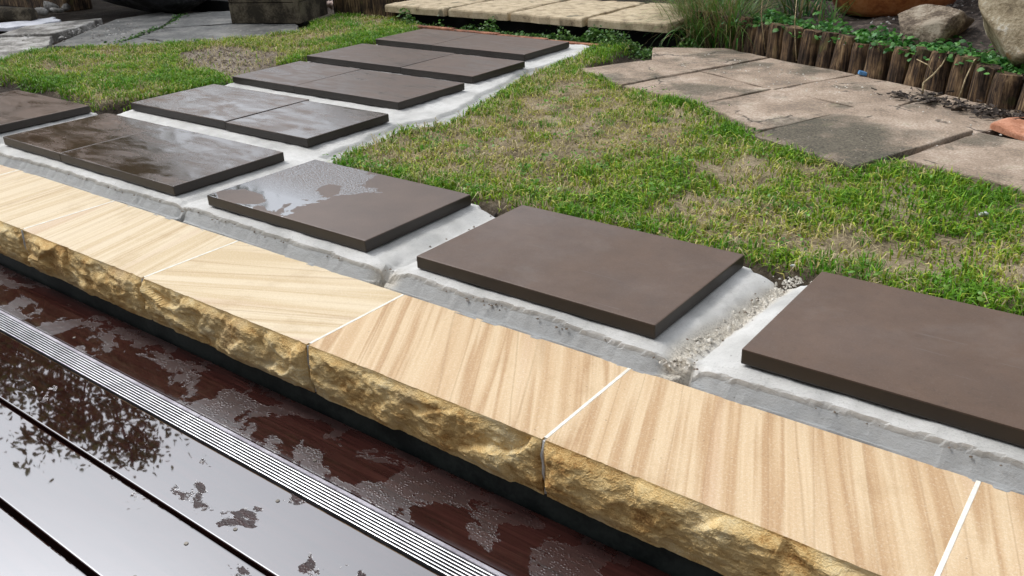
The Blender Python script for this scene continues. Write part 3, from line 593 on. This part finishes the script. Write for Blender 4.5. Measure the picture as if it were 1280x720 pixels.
# timber planter with boards and corner post
pl = empty('timber_planter', (-4.95, 3.95, -.05)); tag(pl, 'weathered square timber planter box standing on the slate paving', 'planter')
pax = Vector((.46, .196, 0)).normalized(); pay = Vector((-pax.y, pax.x, 0)); P0 = Vector((-5.13, 3.64, -.048))
def pbox(name, u0, u1, v0, v1, z0, z1, m):
    bm = bmesh.new(); bxm(bm, u0, u1, v0, v1, z0, z1, .004); bm.transform(Matrix(((pax.x, pay.x, 0, P0.x), (pax.y, pay.y, 0, P0.y), (0, 0, 1, P0.z), (0, 0, 0, 1)))); return obj(name, bm, m, pl)
for k in range(3): pbox('side_board', .004, .455, 0, .025, k * .131, k * .131 + .128, M['timber'])
for k in range(3): pbox('side_board', .457, .482, .002, .42, k * .131, k * .131 + .128, M['timber'])
for k in range(3): pbox('side_board', -.022, .003, .002, .42, k * .131, k * .131 + .128, M['timber'])
pbox('side_board', .004, .455, .395, .42, 0, .39, M['timber']); pbox('corner_post', .452, .492, -.012, .001, 0, .40, M['timber']); pbox('soil_fill', .01, .45, .03, .39, .2, .34, M['litter'])
# log and white strip at far left
bm = bmesh.new(); tube(bm, [(-7.3, 2.72, .0), (-6.95, 2.92, .005), (-6.66, 3.06, .0)], [.055, .058, .05], 10)
tag(obj('fallen_log', bm, M['timber'], smooth=True), 'short brown log lying at the far left edge', 'log')
slab_poly('plastic_sheet', [(-6.9, 2.66), (-6.48, 2.78), (-6.40, 2.98), (-6.48, 3.16), (-6.72, 3.22), (-6.70, 3.04)], -.06, -.035, M['white'], None, .005, .03, 9)
tag(bpy.data.objects['plastic_sheet'], 'white plastic sheet scrap beside the fallen log', 'sheet')
for i, (x, y, r_) in enumerate([(-7.05, 3.30, .07), (-6.92, 3.36, .055), (-7.22, 3.46, .09), (-7.02, 3.48, .06)]):
    rock('rubble_stone', (x, y, -.02), (r_, r_ * .8, r_ * .55), (0, .2, i), M['palestone'], 30 + i, ['pale rubble stone nearest the white plastic sheet', 'small pale rubble stone beside the dark boulder', 'largest pale rubble stone behind the log', 'pale rubble stone behind the small ones'][i], 2)
tag(box('sleeper', -9.4, -7.3, 3.62, 3.85, -.09, .16, M['log1'], None, .01), 'dark timber sleeper at the far left behind the log', 'sleeper')
# pebble trays
def pebbles(name, x0, x1, y0, y1, zt, n, label):
    V = []; F = []
    for i in range(n):
        c = Vector((random.uniform(x0, x1), random.uniform(y0, y1), zt + random.uniform(-.02, .012))); r = random.uniform(.014, .030); c0 = len(V)
        for k, (a, b, d) in enumerate([(1, 0, 0), (0, 1, 0), (-1, 0, 0), (0, -1, 0), (0, 0, 1), (0, 0, -1)]):
            V.append((c.x + a * r * random.uniform(.8, 1.3), c.y + b * r * random.uniform(.8, 1.3), c.z + d * r * .75))
        F += [(c0 + a, c0 + (a + 1) % 4, c0 + 4) for a in range(4)] + [(c0 + (a + 1) % 4, c0 + a, c0 + 5) for a in range(4)]
    tag(npmesh(name, np.array(V), np.array(F), M['pebble'], smooth=True), label, 'pebbles', kind='stuff')
pebbles('pebble_bed', -6.9, -5.75, 4.20, 5.0, .0, 1500, 'pink pebbles behind the slate paving, left of the planter')
pebbles('pebble_bed', -5.0, -4.55, 4.28, 4.9, -.0, 700, 'pink pebbles right of the timber planter')
box('pebble_edging', -7.0, -5.72, 4.13, 4.165, -.09, .004, M['black'], None, .004); tag(bpy.data.objects['pebble_edging'], 'thin dark edging board in front of the pebbles', 'edging')

# ================================================================== GRASS
def blades(name, P, hgt, wid, col, lean, label, cat='grass', m='grass', az=None):
    n = len(P); az = RNG.uniform(0, 2 * math.pi, n) if az is None else az
    d = np.stack([np.cos(az), np.sin(az), np.zeros(n)], -1); sdv = np.stack([-np.sin(az), np.cos(az), np.zeros(n)], -1)
    tw = RNG.uniform(-.9, .9, n)[:, None]; sdv = sdv * np.cos(tw) + d * np.sin(tw)
    upv = np.array([0, 0, 1.]); L = lean[:, None]; Hh = hgt[:, None]; W = wid[:, None]
    mid = P + upv * Hh * .55 * np.sqrt(np.clip(1 - (L * .5) ** 2, .05, 1)) + d * Hh * L * .22
    tip = P + upv * Hh * np.sqrt(np.clip(1 - L ** 2, .02, 1)) * .92 + d * Hh * L * .95
    V = np.stack([P - sdv * W * .5, P + sdv * W * .5, mid - sdv * W * .42, mid + sdv * W * .42, tip], 1).reshape(-1, 3)
    b = (np.arange(n) * 5)[:, None]; F = np.concatenate([b + [0, 1, 3], b + [0, 3, 2], b + [2, 3, 4]], 0)
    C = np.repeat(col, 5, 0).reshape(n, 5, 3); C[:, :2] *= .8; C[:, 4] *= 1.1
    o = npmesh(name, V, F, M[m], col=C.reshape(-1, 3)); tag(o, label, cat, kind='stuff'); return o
PAL = np.array([(.12, .29, .014), (.22, .38, .022), (.35, .44, .035), (.52, .48, .11), (.66, .54, .24), (.48, .37, .20)])
def lawn(name, poly, n, label, lush, extra=None, thin=None):
    lo = np.min(poly, 0); hi = np.max(poly, 0); p = RNG.uniform(lo - .02, hi + .02, (n * 4, 2))
    sdp = polysd(p[:, 0], p[:, 1], poly) + .035 * fbm(p[:, 0] * 9, p[:, 1] * 9, 201, 4)
    lus = fbm(p[:, 0] * 2.6, p[:, 1] * 2.6, 203, 3) * 1.3 + lush; tuft = fbm(p[:, 0] * 11, p[:, 1] * 11, 207, 3)
    edge = sstep(.22, .02, sdp); lus = lus + .55 * edge + .9 * np.clip(tuft, 0, 1)
    dens = np.clip(.46 + 1.1 * tuft + .30 * lus, .06, 1)
    if thin is not None: dens = dens * (1 - .97 * sstep(-.05, .05, polysd(p[:, 0], p[:, 1], thin) + .04 * fbm(p[:, 0] * 10, p[:, 1] * 10, 9, 3)))
    k = (sdp > -.004) & (RNG.random(len(p)) < dens); p = p[k][:n]; lus = lus[k][:n]; tuft = tuft[k][:n]
    nn = len(p); z = ground_z(p[:, 0], p[:, 1]) - .003
    q = np.clip(2.75 - 2.1 * lus + RNG.normal(0, 1.2, nn), 0, 5); qi = np.floor(q).astype(int).clip(0, 4); fr_ = (q - qi)[:, None]
    col = (PAL[qi] * (1 - fr_) + PAL[np.minimum(qi + 1, 5)] * fr_) * RNG.uniform(.50, 1.35, (nn, 1))
    dry = np.clip((q - 2.2) / 2, 0, 1); hgt = RNG.uniform(.010, .034, nn) * (1 + .55 * np.clip(lus, -.5, 1.2)) ; lean = np.clip(RNG.normal(.80, .22, nn) + .2 * dry, .1, .98)
    wid = RNG.uniform(.0024, .0058, nn)
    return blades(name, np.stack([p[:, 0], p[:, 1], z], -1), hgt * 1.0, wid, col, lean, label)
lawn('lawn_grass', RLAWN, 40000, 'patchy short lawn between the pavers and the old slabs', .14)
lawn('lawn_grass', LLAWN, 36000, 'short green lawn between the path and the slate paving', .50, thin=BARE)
# brighter, longer grass tufts here and there and along the edges of the lawn
def tufts(name, centres, per, hgt, rad, label, col0=(.12, .30, .025), wid=.0034):
    P = []; C = []; Hh = []; L = []; A = []
    for (x, y, sc) in centres:
        k = int(per * sc); a = RNG.uniform(0, 6.28, k); r = rad * sc * np.sqrt(RNG.random(k)); px = x + r * np.cos(a); py = y + r * np.sin(a)
        P.append(np.stack([px, py, ground_z(px, py) - .003], -1)); C.append(np.array(col0) * RNG.uniform(.65, 1.5, (k, 1)) * np.array([[RNG.uniform(.8, 1.35), 1, 1]]))
        Hh.append(RNG.uniform(.5, 1.1, k) * hgt * (.6 + .4 * sc)); L.append(np.clip(r / (rad * sc) * .75 + RNG.normal(0, .15, k), .05, .95)); A.append(a + RNG.normal(0, .5, k))
    P = np.concatenate(P); return blades(name, P, np.concatenate(Hh), RNG.uniform(.6, 1.2, len(P)) * wid, np.concatenate(C), np.concatenate(L), label, az=np.concatenate(A))
cs = []
for i in range(220):
    x, y = random.uniform(-2.4, .5), random.uniform(1.72, 3.9)
    if polysd(np.array([x]), np.array([y]), RLAWN)[0] > .02: cs.append((x, y, random.uniform(.35, .9)))
for (x, y) in [(-2.05, 1.78), (-1.95, 1.80), (-1.85, 1.80), (-1.72, 1.77), (-1.62, 1.76), (-1.52, 1.79), (-1.35, 1.79), (-1.2, 1.78), (-1.0, 1.80), (-.9, 1.82), (-.72, 1.80), (-.55, 1.78), (-.45, 1.83), (-2.2, 2.35), (-2.28, 2.75), (-2.36, 3.0), (-2.40, 3.3), (-1.7, 3.02), (-1.35, 2.93), (-1.16, 2.82), (-1.02, 2.62), (-.85, 2.55), (-.62, 2.55), (-.45, 2.56), (-.3, 2.5), (-.1, 2.42), (.1, 2.3), (-1.55, 3.02), (-1.9, 3.12), (-2.2, 3.3)]:
    cs += [(x, y, random.uniform(.8, 1.3)), (x + random.uniform(-.08, .08), y + random.uniform(0, .08), random.uniform(.6, 1.))]
tufts('grass_tufts', cs, 55, .036, .036, 'bright green grass tufts scattered over the right lawn')
cs = []
for i in range(160):
    x, y = random.uniform(-5.3, -3.6), random.uniform(1.85, 4.3)
    if polysd(np.array([x]), np.array([y]), LLAWN)[0] > .02 and polysd(np.array([x]), np.array([y]), BARE)[0] < -.03: cs.append((x, y, random.uniform(.6, 1.2)))
tufts('grass_tufts', cs, 60, .045, .06, 'bright green grass tufts scattered over the left lawn', wid=.0045)
for nm, poly, n_, lab in (('dry_thatch', RLAWN, 4200, 'straw-coloured dead grass lying flat in the right lawn'), ('dry_thatch', LLAWN, 3000, 'straw-coloured dead grass lying flat in the left lawn')):
    p = RNG.uniform(np.min(poly, 0), np.max(poly, 0), (n_ * 3, 2)); p = p[(polysd(p[:, 0], p[:, 1], poly) > .01) & (fbm(p[:, 0] * 2.6, p[:, 1] * 2.6, 203, 3) < .25)][:n_]; nn = len(p)
    blades(nm, np.stack([p[:, 0], p[:, 1], ground_z(p[:, 0], p[:, 1]) + RNG.uniform(0, .010, nn)], -1), RNG.uniform(.02, .055, nn), RNG.uniform(.0015, .0035, nn), np.array([(.62, .52, .28)]) * RNG.uniform(.55, 1.2, (nn, 1)), np.full(nn, .985), lab)
# small fallen things in the lawn
V = []; F = []
for i in range(300):
    x, y = random.uniform(-2.3, .5), random.uniform(1.74, 3.2)
    if polysd(np.array([x]), np.array([y]), RLAWN)[0] < .01: continue
    z = float(ground_z(np.array([x]), np.array([y]))[0]) + .008; r = random.uniform(.003, .009); a = random.uniform(0, 6); c0 = len(V)
    for k, (u_, v_) in enumerate([(-1, 0), (0, .5), (1.1, 0), (0, -.5)]): V.append((x + r * (u_ * math.cos(a) - v_ * math.sin(a)), y + r * (u_ * math.sin(a) + v_ * math.cos(a)), z + random.uniform(0, .006)))
    F.append((c0, c0 + 1, c0 + 2, c0 + 3))
tag(npmesh('fallen_leaves', np.array(V), np.array(F), M['litter']), 'dark leaf scraps lying in the right lawn', 'leaves', kind='stuff')
for (x, y, r_, lab) in [(-.33, 2.30, .016, 'pale stone chip in the lawn below the nearest old slab'), (-.09, 2.28, .012, 'white chip in the lawn at the right edge'), (-.60, 1.765, .010, 'pale chip at the lawn edge beside the nearest paver'), (-.54, 1.745, .009, 'second pale chip at the lawn edge, closer to the nearest paver'), (-.72, 1.95, .006, 'small white chip in the middle of the bare lawn patch')]:
    rock('stone_chip', (x, y, float(ground_z(np.array([x]), np.array([y]))[0]) + .010), (r_, r_ * .6, r_ * .4), (0, .2, x * 9), M['white'], int(x * 100), lab, 2)

# ================================================================== WEEDS / GROUND COVER / LONG GRASS
def leaves(name, pts, size, cols, label, cat='weeds', parent=None, flat=.5, kind='stuff', asp=.62):
    """oval leaves of six triangles each, centred on pts"""
    P = np.asarray(pts); n = len(P); a = RNG.uniform(0, 6.28, n); nz = RNG.uniform(flat, 1, n); b = RNG.uniform(0, 6.28, n); hr = np.sqrt(1 - nz ** 2)
    nv = np.stack([hr * np.cos(b), hr * np.sin(b), nz], -1); t = np.stack([np.cos(a), np.sin(a), np.zeros(n)], -1); t = t - nv * (t * nv).sum(1, keepdims=True); t /= np.linalg.norm(t, axis=1, keepdims=True); s_ = np.cross(nv, t)
    S_ = (size * RNG.uniform(.6, 1.3, n))[:, None]
    ov = [(-1, 0, 0), (-.35, asp * .9, .12), (.45, asp * .75, .12), (1, 0, -.1), (.45, -asp * .75, .12), (-.35, -asp * .9, .12)]
    V = np.stack([P + S_ * .5 * (t * u_ + s_ * v_ + nv * h_) for u_, v_, h_ in ov], 1).reshape(-1, 3); k = (np.arange(n) * 6)[:, None]
    F = np.concatenate([k + [0, 1, 5], k + [1, 2, 5], k + [2, 4, 5], k + [2, 3, 4]], 0)[:, ::-1]
    ci = RNG.integers(0, len(cols), n); C = np.array(cols)[ci] * RNG.uniform(.6, 1.4, (n, 1)); C = np.repeat(C, 6, 0)
    o = npmesh(name, V, F, M['leaf'], parent, col=C)
    if parent is None: tag(o, label, cat, kind=kind)
    return o
GREEN = [(.05, .13, .02), (.09, .19, .03), (.13, .24, .05), (.06, .15, .035)]
def along(pl, n, spread, z0, z1, zf=None):
    out = []
    for i in range(n):
        k = random.randrange(len(pl) - 1); t = random.random(); a, b = pl[k], pl[k + 1]; x = a[0] + (b[0] - a[0]) * t + random.gauss(0, spread); y = a[1] + (b[1] - a[1]) * t + random.gauss(0, spread)
        hb = max(0, mnoise.noise(Vector((x * 7, y * 7, 3)))) * 1.2 + .25
        zb = float(zf(np.array([x]), np.array([y]))[0]) if zf else -.08
        out.append((x, y, zb + z0 + (z1 - z0) * random.random() ** 1.5 * hb))
    return out
leaves('ground_cover', along([(-4.0, 4.08), (-3.3, 4.10), (-2.7, 4.08), (-2.35, 4.08)], 4200, .030, .0, .17, ground_z), .021, GREEN, 'small leafy weeds growing along the foot of the stone step')
leaves('ground_cover', along([(-2.50, 4.00), (-2.25, 3.98), (-2.0, 4.14), (-1.86, 4.19)], 3000, .05, .0, .09, ground_z), .017, GREEN, 'low green weeds between the path corner and the old slabs')
leaves('ground_cover', along([(-1.80, 4.30), (-1.4, 4.08), (-1.1, 3.93), (-.85, 3.80), (-.62, 3.70), (-.5, 3.62)], 2500, .055, .0, .09, bed_z), .028, [(.05, .17, .03), (.08, .23, .04), (.12, .29, .06), (.06, .19, .05)], 'leafy clover-like weeds growing over the top of the log edging')
leaves('ground_cover', along([(-5.12, 2.74), (-5.28, 3.01), (-5.45, 3.29), (-5.80, 3.66), (-5.95, 3.80)], 420, .022, .03, .075, ground_z), .020, GREEN, 'thin weeds growing in the joints of the slate paving')
leaves('ground_cover', along([(-1.72, 3.565), (-1.31, 3.378), (-1.10, 2.72), (-.66, 2.62), (-.55, 2.90)], 160, .012, .03, .055, ground_z), .012, GREEN, 'moss and tiny weeds in the joints of the old slabs')
def strands(name, loc, n, L, rad, label, col=(.10, .15, .035), wid=.005, droop=.6, zf=None, bias=None):
    V = []; F = []; C = []; rn = random.Random(len(label))
    for i in range(n):
        a = rn.uniform(0, 6.283) if bias is None else rn.gauss(bias, 1.0); r = rad * math.sqrt(rn.random()); x = loc[0] + r * math.cos(a + rn.gauss(0, 1)); y = loc[1] + r * math.sin(a + rn.gauss(0, 1)); l = L * rn.uniform(.45, 1.15); w_ = wid * rn.uniform(.5, 1.2)
        p = Vector((x, y, loc[2])); el = rn.uniform(.9, 1.5); c0 = len(V); cc = [c_ * rn.uniform(.55, 1.5) for c_ in col] if rn.random() > .22 else [.30, .24, .12]; ns_ = 7; dr = droop * rn.uniform(.5, 1.6)
        for k in range(ns_ + 1):
            t = k / ns_; sv_ = Vector((-math.sin(a), math.cos(a), 0)) * w_ * .5 * (1 - t ** 2 * .9)
            V += [p - sv_, p + sv_]; C += [cc, cc]; e = el - dr * 2.2 * t; p = p + Vector((math.cos(a) * math.cos(e), math.sin(a) * math.cos(e), math.sin(e))) * l / ns_
            if k < ns_: q_ = c0 + 2 * k; F.append((q_, q_ + 1, q_ + 3, q_ + 2))
    return tag(npmesh(name, np.array([tuple(v) for v in V]), np.array(F), M['leaf'], col=np.array(C)), label, 'plant')
strands('grass_clump', (-1.99, 4.36, -.08), 900, .50, .17, 'big clump of long arching grass between the step and the logs', (.09, .16, .03))
strands('grass_clump', (-2.17, 4.52, -.05), 700, .42, .15, 'bushy green grass clump overhanging the right end of the step', (.12, .20, .035), .004)
strands('strappy_plant', (-1.62, 4.42, .08), 46, .42, .09, 'loose strappy green plant behind the left end of the logs', (.07, .16, .05), .012, .55)
strands('strappy_plant', (-1.42, 4.30, .08), 22, .26, .07, 'small strappy plant between the clover and the terracotta pot', (.10, .20, .05), .009, .5)
strands('strappy_plant', (-4.60, 4.42, -.06), 14, .46, .05, 'broad-leaved strappy plant beside the planter and the pebbles', (.05, .13, .05), .030, .35)
# a mass of shrubs behind it all, dark between the stems
def shrub(name, loc, r, n, label, cols, group):
    e = empty(name, loc); tag(e, label, 'shrub', group)
    bm = bmesh.new(); rn = random.Random(int(loc[0] * 100))
    for k in range(7):
        a = rn.uniform(0, 6.28); tube(bm, [loc, (loc[0] + .3 * r[0] * math.cos(a), loc[1] + .3 * r[1] * math.sin(a), loc[2] + r[2] * .6), (loc[0] + .75 * r[0] * math.cos(a), loc[1] + .75 * r[1] * math.sin(a), loc[2] + r[2] * 1.4)], [.02, .014, .006], 5)
    obj('stem', bm, M['bark'], e)
    d = RNG.normal(0, 1, (n, 3)); d /= np.linalg.norm(d, axis=1, keepdims=True); lump = 1 + .30 * fbm(d[:, 0] * 3 + loc[0], d[:, 1] * 3 + d[:, 2] * 2, 5, 3)
    q = d * np.array(r) * (RNG.random((n, 1)) ** .45) * lump[:, None] + np.array(loc) + np.array([0, 0, r[2] * .95]); q = q[q[:, 2] > loc[2] + .02]
    leaves('foliage', q, .055, cols, '', parent=e, flat=.1)
DG = [(.025, .06, .012), (.04, .09, .018), (.06, .12, .025)]
for i, (x, y, r) in enumerate([(-1.95, 4.98, (.42, .28, .30)), (-1.50, 5.15, (.35, .28, .30)), (-2.6, 5.55, (.6, .5, .42)), (-1.2, 6.2, (.75, .5, .55)), (.3, 5.7, (.7, .5, .5)), (-4.4, 5.9, (.8, .5, .5)), (-7.6, 5.3, (.8, .6, .55)), (-9.4, 4.6, (.8, .6, .5))]):
    shrub('shrub', (x, y, -.05), r, 3200, ['dark shrub behind the long grass clump', 'dark shrub left of the terracotta pot', 'round shrub behind the right end of the stone step', 'shrub behind the terracotta pot', 'shrub behind the big speckled boulder', 'shrub behind the left end of the stone step', 'shrub behind the dark boulder and pebbles', 'shrub beyond the timber sleeper at far left'][i], DG, 'shrubs at the back of the garden')

wp = []
for i in range(70):
    x, y = random.uniform(-2.3, .4), random.uniform(1.76, 3.1)
    if polysd(np.array([x]), np.array([y]), RLAWN)[0] < .03: continue
    zz = float(ground_z(np.array([x]), np.array([y]))[0]); rr = random.uniform(.015, .05)
    wp += [(x + random.gauss(0, rr), y + random.gauss(0, rr), zz + random.uniform(.008, .028)) for _ in range(random.randrange(12, 40))]
leaves('lawn_weeds', wp, .013, [(.10, .26, .03), (.15, .32, .045), (.20, .34, .06)], 'small broad-leaved weeds dotted through the right lawn', 'weeds')
# ================================================================== stems, twigs, specks by the logs
def stem(name, pts, r, label):
    bm = bmesh.new(); tube(bm, pts, [r * (1 - .5 * k / len(pts)) for k in range(len(pts))], 5); tag(obj(name, bm, M['twig'], smooth=True), label, 'stem')
stem('dry_stem', [(-.792, 3.55, -.035), (-.80, 3.575, .0), (-.775, 3.60, .03), (-.755, 3.62, .065), (-.745, 3.65, .11)], .0045, 'pale forked dry stem hanging over the log edging')
stem('dry_stem', [(-.775, 3.60, .03), (-.80, 3.61, .06), (-.85, 3.63, .075)], .003, 'short side shoot of the pale stem at the logs')
stem('dry_stem', [(-1.62, 4.05, -.03), (-1.63, 4.03, .05), (-1.645, 4.02, .15), (-1.66, 4.06, .26)], .003, 'reddish dry stem in front of the left logs')
stem('dry_stem', [(-1.425, 3.93, -.03), (-1.435, 3.92, .05), (-1.45, 3.93, .14), (-1.47, 3.98, .25)], .003, 'grey-green drooping stem in front of the middle logs')
stem('dry_stem', [(-.655, 3.50, -.03), (-.65, 3.53, .04), (-.64, 3.57, .10), (-.60, 3.62, .13)], .0035, 'curved pale stem over the right logs')
V = []; F = []
for i in range(620):                                             # bark and leaf litter at the foot of the right logs
    t = random.random() ** .7; x = -.90 + .75 * t + random.gauss(0, .05); y = 3.52 - .30 * t + random.gauss(0, .035) - .02; a = random.uniform(0, 6); l = random.uniform(.004, .020); w_ = l * random.uniform(.12, .4); c0 = len(V); z = -.034 + random.random() * .014
    for (u_, v_) in ((-1, -1), (1, -.7), (1, .8), (-1, 1)): V.append((x + l * u_ * math.cos(a) - w_ * v_ * math.sin(a), y + l * u_ * math.sin(a) + w_ * v_ * math.cos(a), z + random.uniform(-.004, .008)))
    F.append((c0, c0 + 1, c0 + 2, c0 + 3))
tag(npmesh('bark_litter', np.array(V), np.array(F), M['litter']), 'dark bark and leaf litter heaped at the foot of the right logs', 'litter', kind='stuff')
def specks(name, n, fx, m, label, r0=.003, r1=.008):
    V = []; F = []
    for i in range(n):
        x, y, z = fx(); r = random.uniform(r0, r1); c0 = len(V); ph = random.random() * 6
        for a in range(4): V.append((x + r * math.cos(ph + a * 1.57) * random.uniform(.6, 1.2), y + r * math.sin(ph + a * 1.57) * random.uniform(.6, 1.2), z))
        V.append((x, y, z + r * .7)); F += [(c0 + a, c0 + (a + 1) % 4, c0 + 4) for a in range(4)]
    tag(npmesh(name, np.array(V), np.array(F), M[m]), label, 'gravel', kind='stuff')
def fb():
    x, y = random.gauss(-.98, .20), random.gauss(4.55, .22); return x, y, float(bed_z(np.array([x]), np.array([y]))[0])
specks('perlite_specks', 240, fb, 'palestone', 'white specks scattered on the dark soil between pot and boulder', .004, .010)
def fs():
    x = random.uniform(-1.9, -.4); y = 3.75 - .45 * (x + 1.3) - random.random() ** 2 * .5 - .06; return x, y, -.036
specks('slab_grit', 160, fs, 'sand', 'pale grit scattered on the old concrete slabs', .002, .006)
def fl():
    x = random.uniform(-6.2, -5.3); y = 3.05 + .2 * (x + 5.6) + random.gauss(0, .16); return x, y, -.047
specks('slate_grit', 220, fl, 'palestone', 'pale grit scattered on the slate paving', .004, .014)
def fd():
    x = random.uniform(-4.6, -3.5); y = random.uniform(2.4, 3.1); return x, y, float(ground_z(np.array([x]), np.array([y]))[0])
specks('soil_clods', 900, fd, 'clod', 'sandy clods on the bare patch of the left lawn', .004, .013)
def fm():
    t = random.random(); x = random.uniform(-3.3, .1); y = 1.255 + random.random() * .03
    if t < .3: x, y = random.choice([-.60, -1.37, -2.16]) + random.gauss(0, .03), random.uniform(1.26, 1.72)
    elif t < .55: x, y = -2.24 + random.gauss(0, .05), random.uniform(1.8, 2.9)
    return x, y, -.052 + random.random() * .006
specks('mortar_scraps', 420, fm, 'clod', 'small scraps of grit and soil scattered on the mortar beds', .0015, .0045)
def fe():
    k = random.random()
    if k < .5: x, y = random.uniform(-1.5, -.4), 1.712 + random.gauss(0, .012)
    else: x, y = -3.52 + random.gauss(0, .03), random.uniform(1.9, 3.6)
    return x, y, float(ground_z(np.array([x]), np.array([y]))[0])
specks('dark_clods', 900, fe, 'litter', 'dark crumbs of soil along the cut edges of the lawns', .004, .014)

# ================================================================== TREES beyond the frame, mirrored in the wet deck and pavers
def tree(loc, hgt, cr, n, label, cols, lsize, seed, base=.3, nl=26):
    rn = random.Random(seed); e = empty('tree', loc); tag(e, label, 'tree', 'trees round the garden')
    bm = bmesh.new(); L = Vector(loc); topv = L + Vector((rn.uniform(-.3, .3), rn.uniform(-.3, .3), hgt * .8))
    tube(bm, [L, L.lerp(topv, .35) + Vector((.08, 0, 0)), L.lerp(topv, .7), topv], [.04 * hgt * .7, .03 * hgt * .7, .018 * hgt * .7, .01], 9); obj('trunk', bm, M['bark'], e)
    pts = []; bm = bmesh.new()
    for k in range(nl):
        t = base + (1 - base) * rn.random() * .9; s0 = L.lerp(topv, t); a = rn.uniform(0, 6.283); ln = cr * rn.uniform(.55, 1.1) * (1.15 - .6 * t); d = Vector((math.cos(a), math.sin(a), rn.uniform(-.05, .55)))
        e1 = s0 + d * ln * .55 + Vector((0, 0, .1)); e2 = s0 + d * ln; tube(bm, [s0, e1, e2], [.055 * (1.2 - t), .035 * (1.2 - t), .010], 5)
        for j in range(7):
            u_ = rn.uniform(.35, 1.08); c_ = s0.lerp(e2, u_) + Vector((rn.gauss(0, .22), rn.gauss(0, .22), rn.gauss(0, .16))); pts.append((c_, rn.uniform(.10, .34)))
    obj('limb', bm, M['bark'], e)
    k = n // len(pts); q = np.concatenate([np.array(c_)[None] + RNG.normal(0, 1, (k, 3)) * r_ * np.array([1, 1, .75]) for c_, r_ in pts])
    leaves('crown', q, lsize, cols, '', parent=e, flat=.0, asp=.5)
TG = [(.03, .06, .012), (.05, .085, .018), (.075, .11, .025), (.10, .12, .03)]
tree((-9.4, 3.9, -.09), 5.4, 2.4, 30000, 'leafy tree mirrored in the wet deck at the left', TG, .085, 5, .35, 20)
tree((-13.2, 5.4, -.09), 5.0, 2.2, 8000, 'smaller leafy tree beyond the left end of the wall', TG, .14, 6, .3)
tree((-9.5, 9.5, -.09), 3.6, 1.9, 7000, 'bushy tree behind the dark boulder', TG, .15, 8, .2)
tree((-5.5, 11.5, -.09), 3.6, 2.0, 7000, 'bushy tree far behind the stone step', TG, .15, 9, .2)
tree((-.6, 12.0, -.09), 4.4, 2.2, 7000, 'bushy tree far behind the terracotta pot', TG, .15, 10, .25)
tree((3.6, 10.5, -.09), 4.6, 2.3, 7000, 'bushy tree far behind the right end of the bed', TG, .15, 13, .25)

# ================================================================== WALL AND ROOF added unseen behind the viewer, to shade front faces and bounce light
hs_ = empty('blocker', (-3, -2.6, -.5)); tag(hs_, 'house wall with a low roof, added unseen behind the viewer to block light', 'blocker')
M['blockerwall'] = noisy('pale_blocker', [(.3, (.34, .32, .29)), (.7, (.42, .40, .37))], 5, .7, .1, .004)  # pale tone of the added wall, to bounce light onto the rock face
for k in range(18): box('blocker_board', -9, 3.2, -2.35 - .02, -2.35 + .012 * (k % 1), -.25 + k * .16, -.25 + k * .16 + .157, M['blockerwall'], hs_)
box('roof', -9, 3.2, -2.4, -1.3, 2.62, 2.70, M['black'], hs_)  # added overhead to keep sky light off the front faces
for px in (-6.0, -3.0, 1.6): box('post', px, px + .09, -1.45, -1.36, -.24, 2.62, M['blockerwall'], hs_)
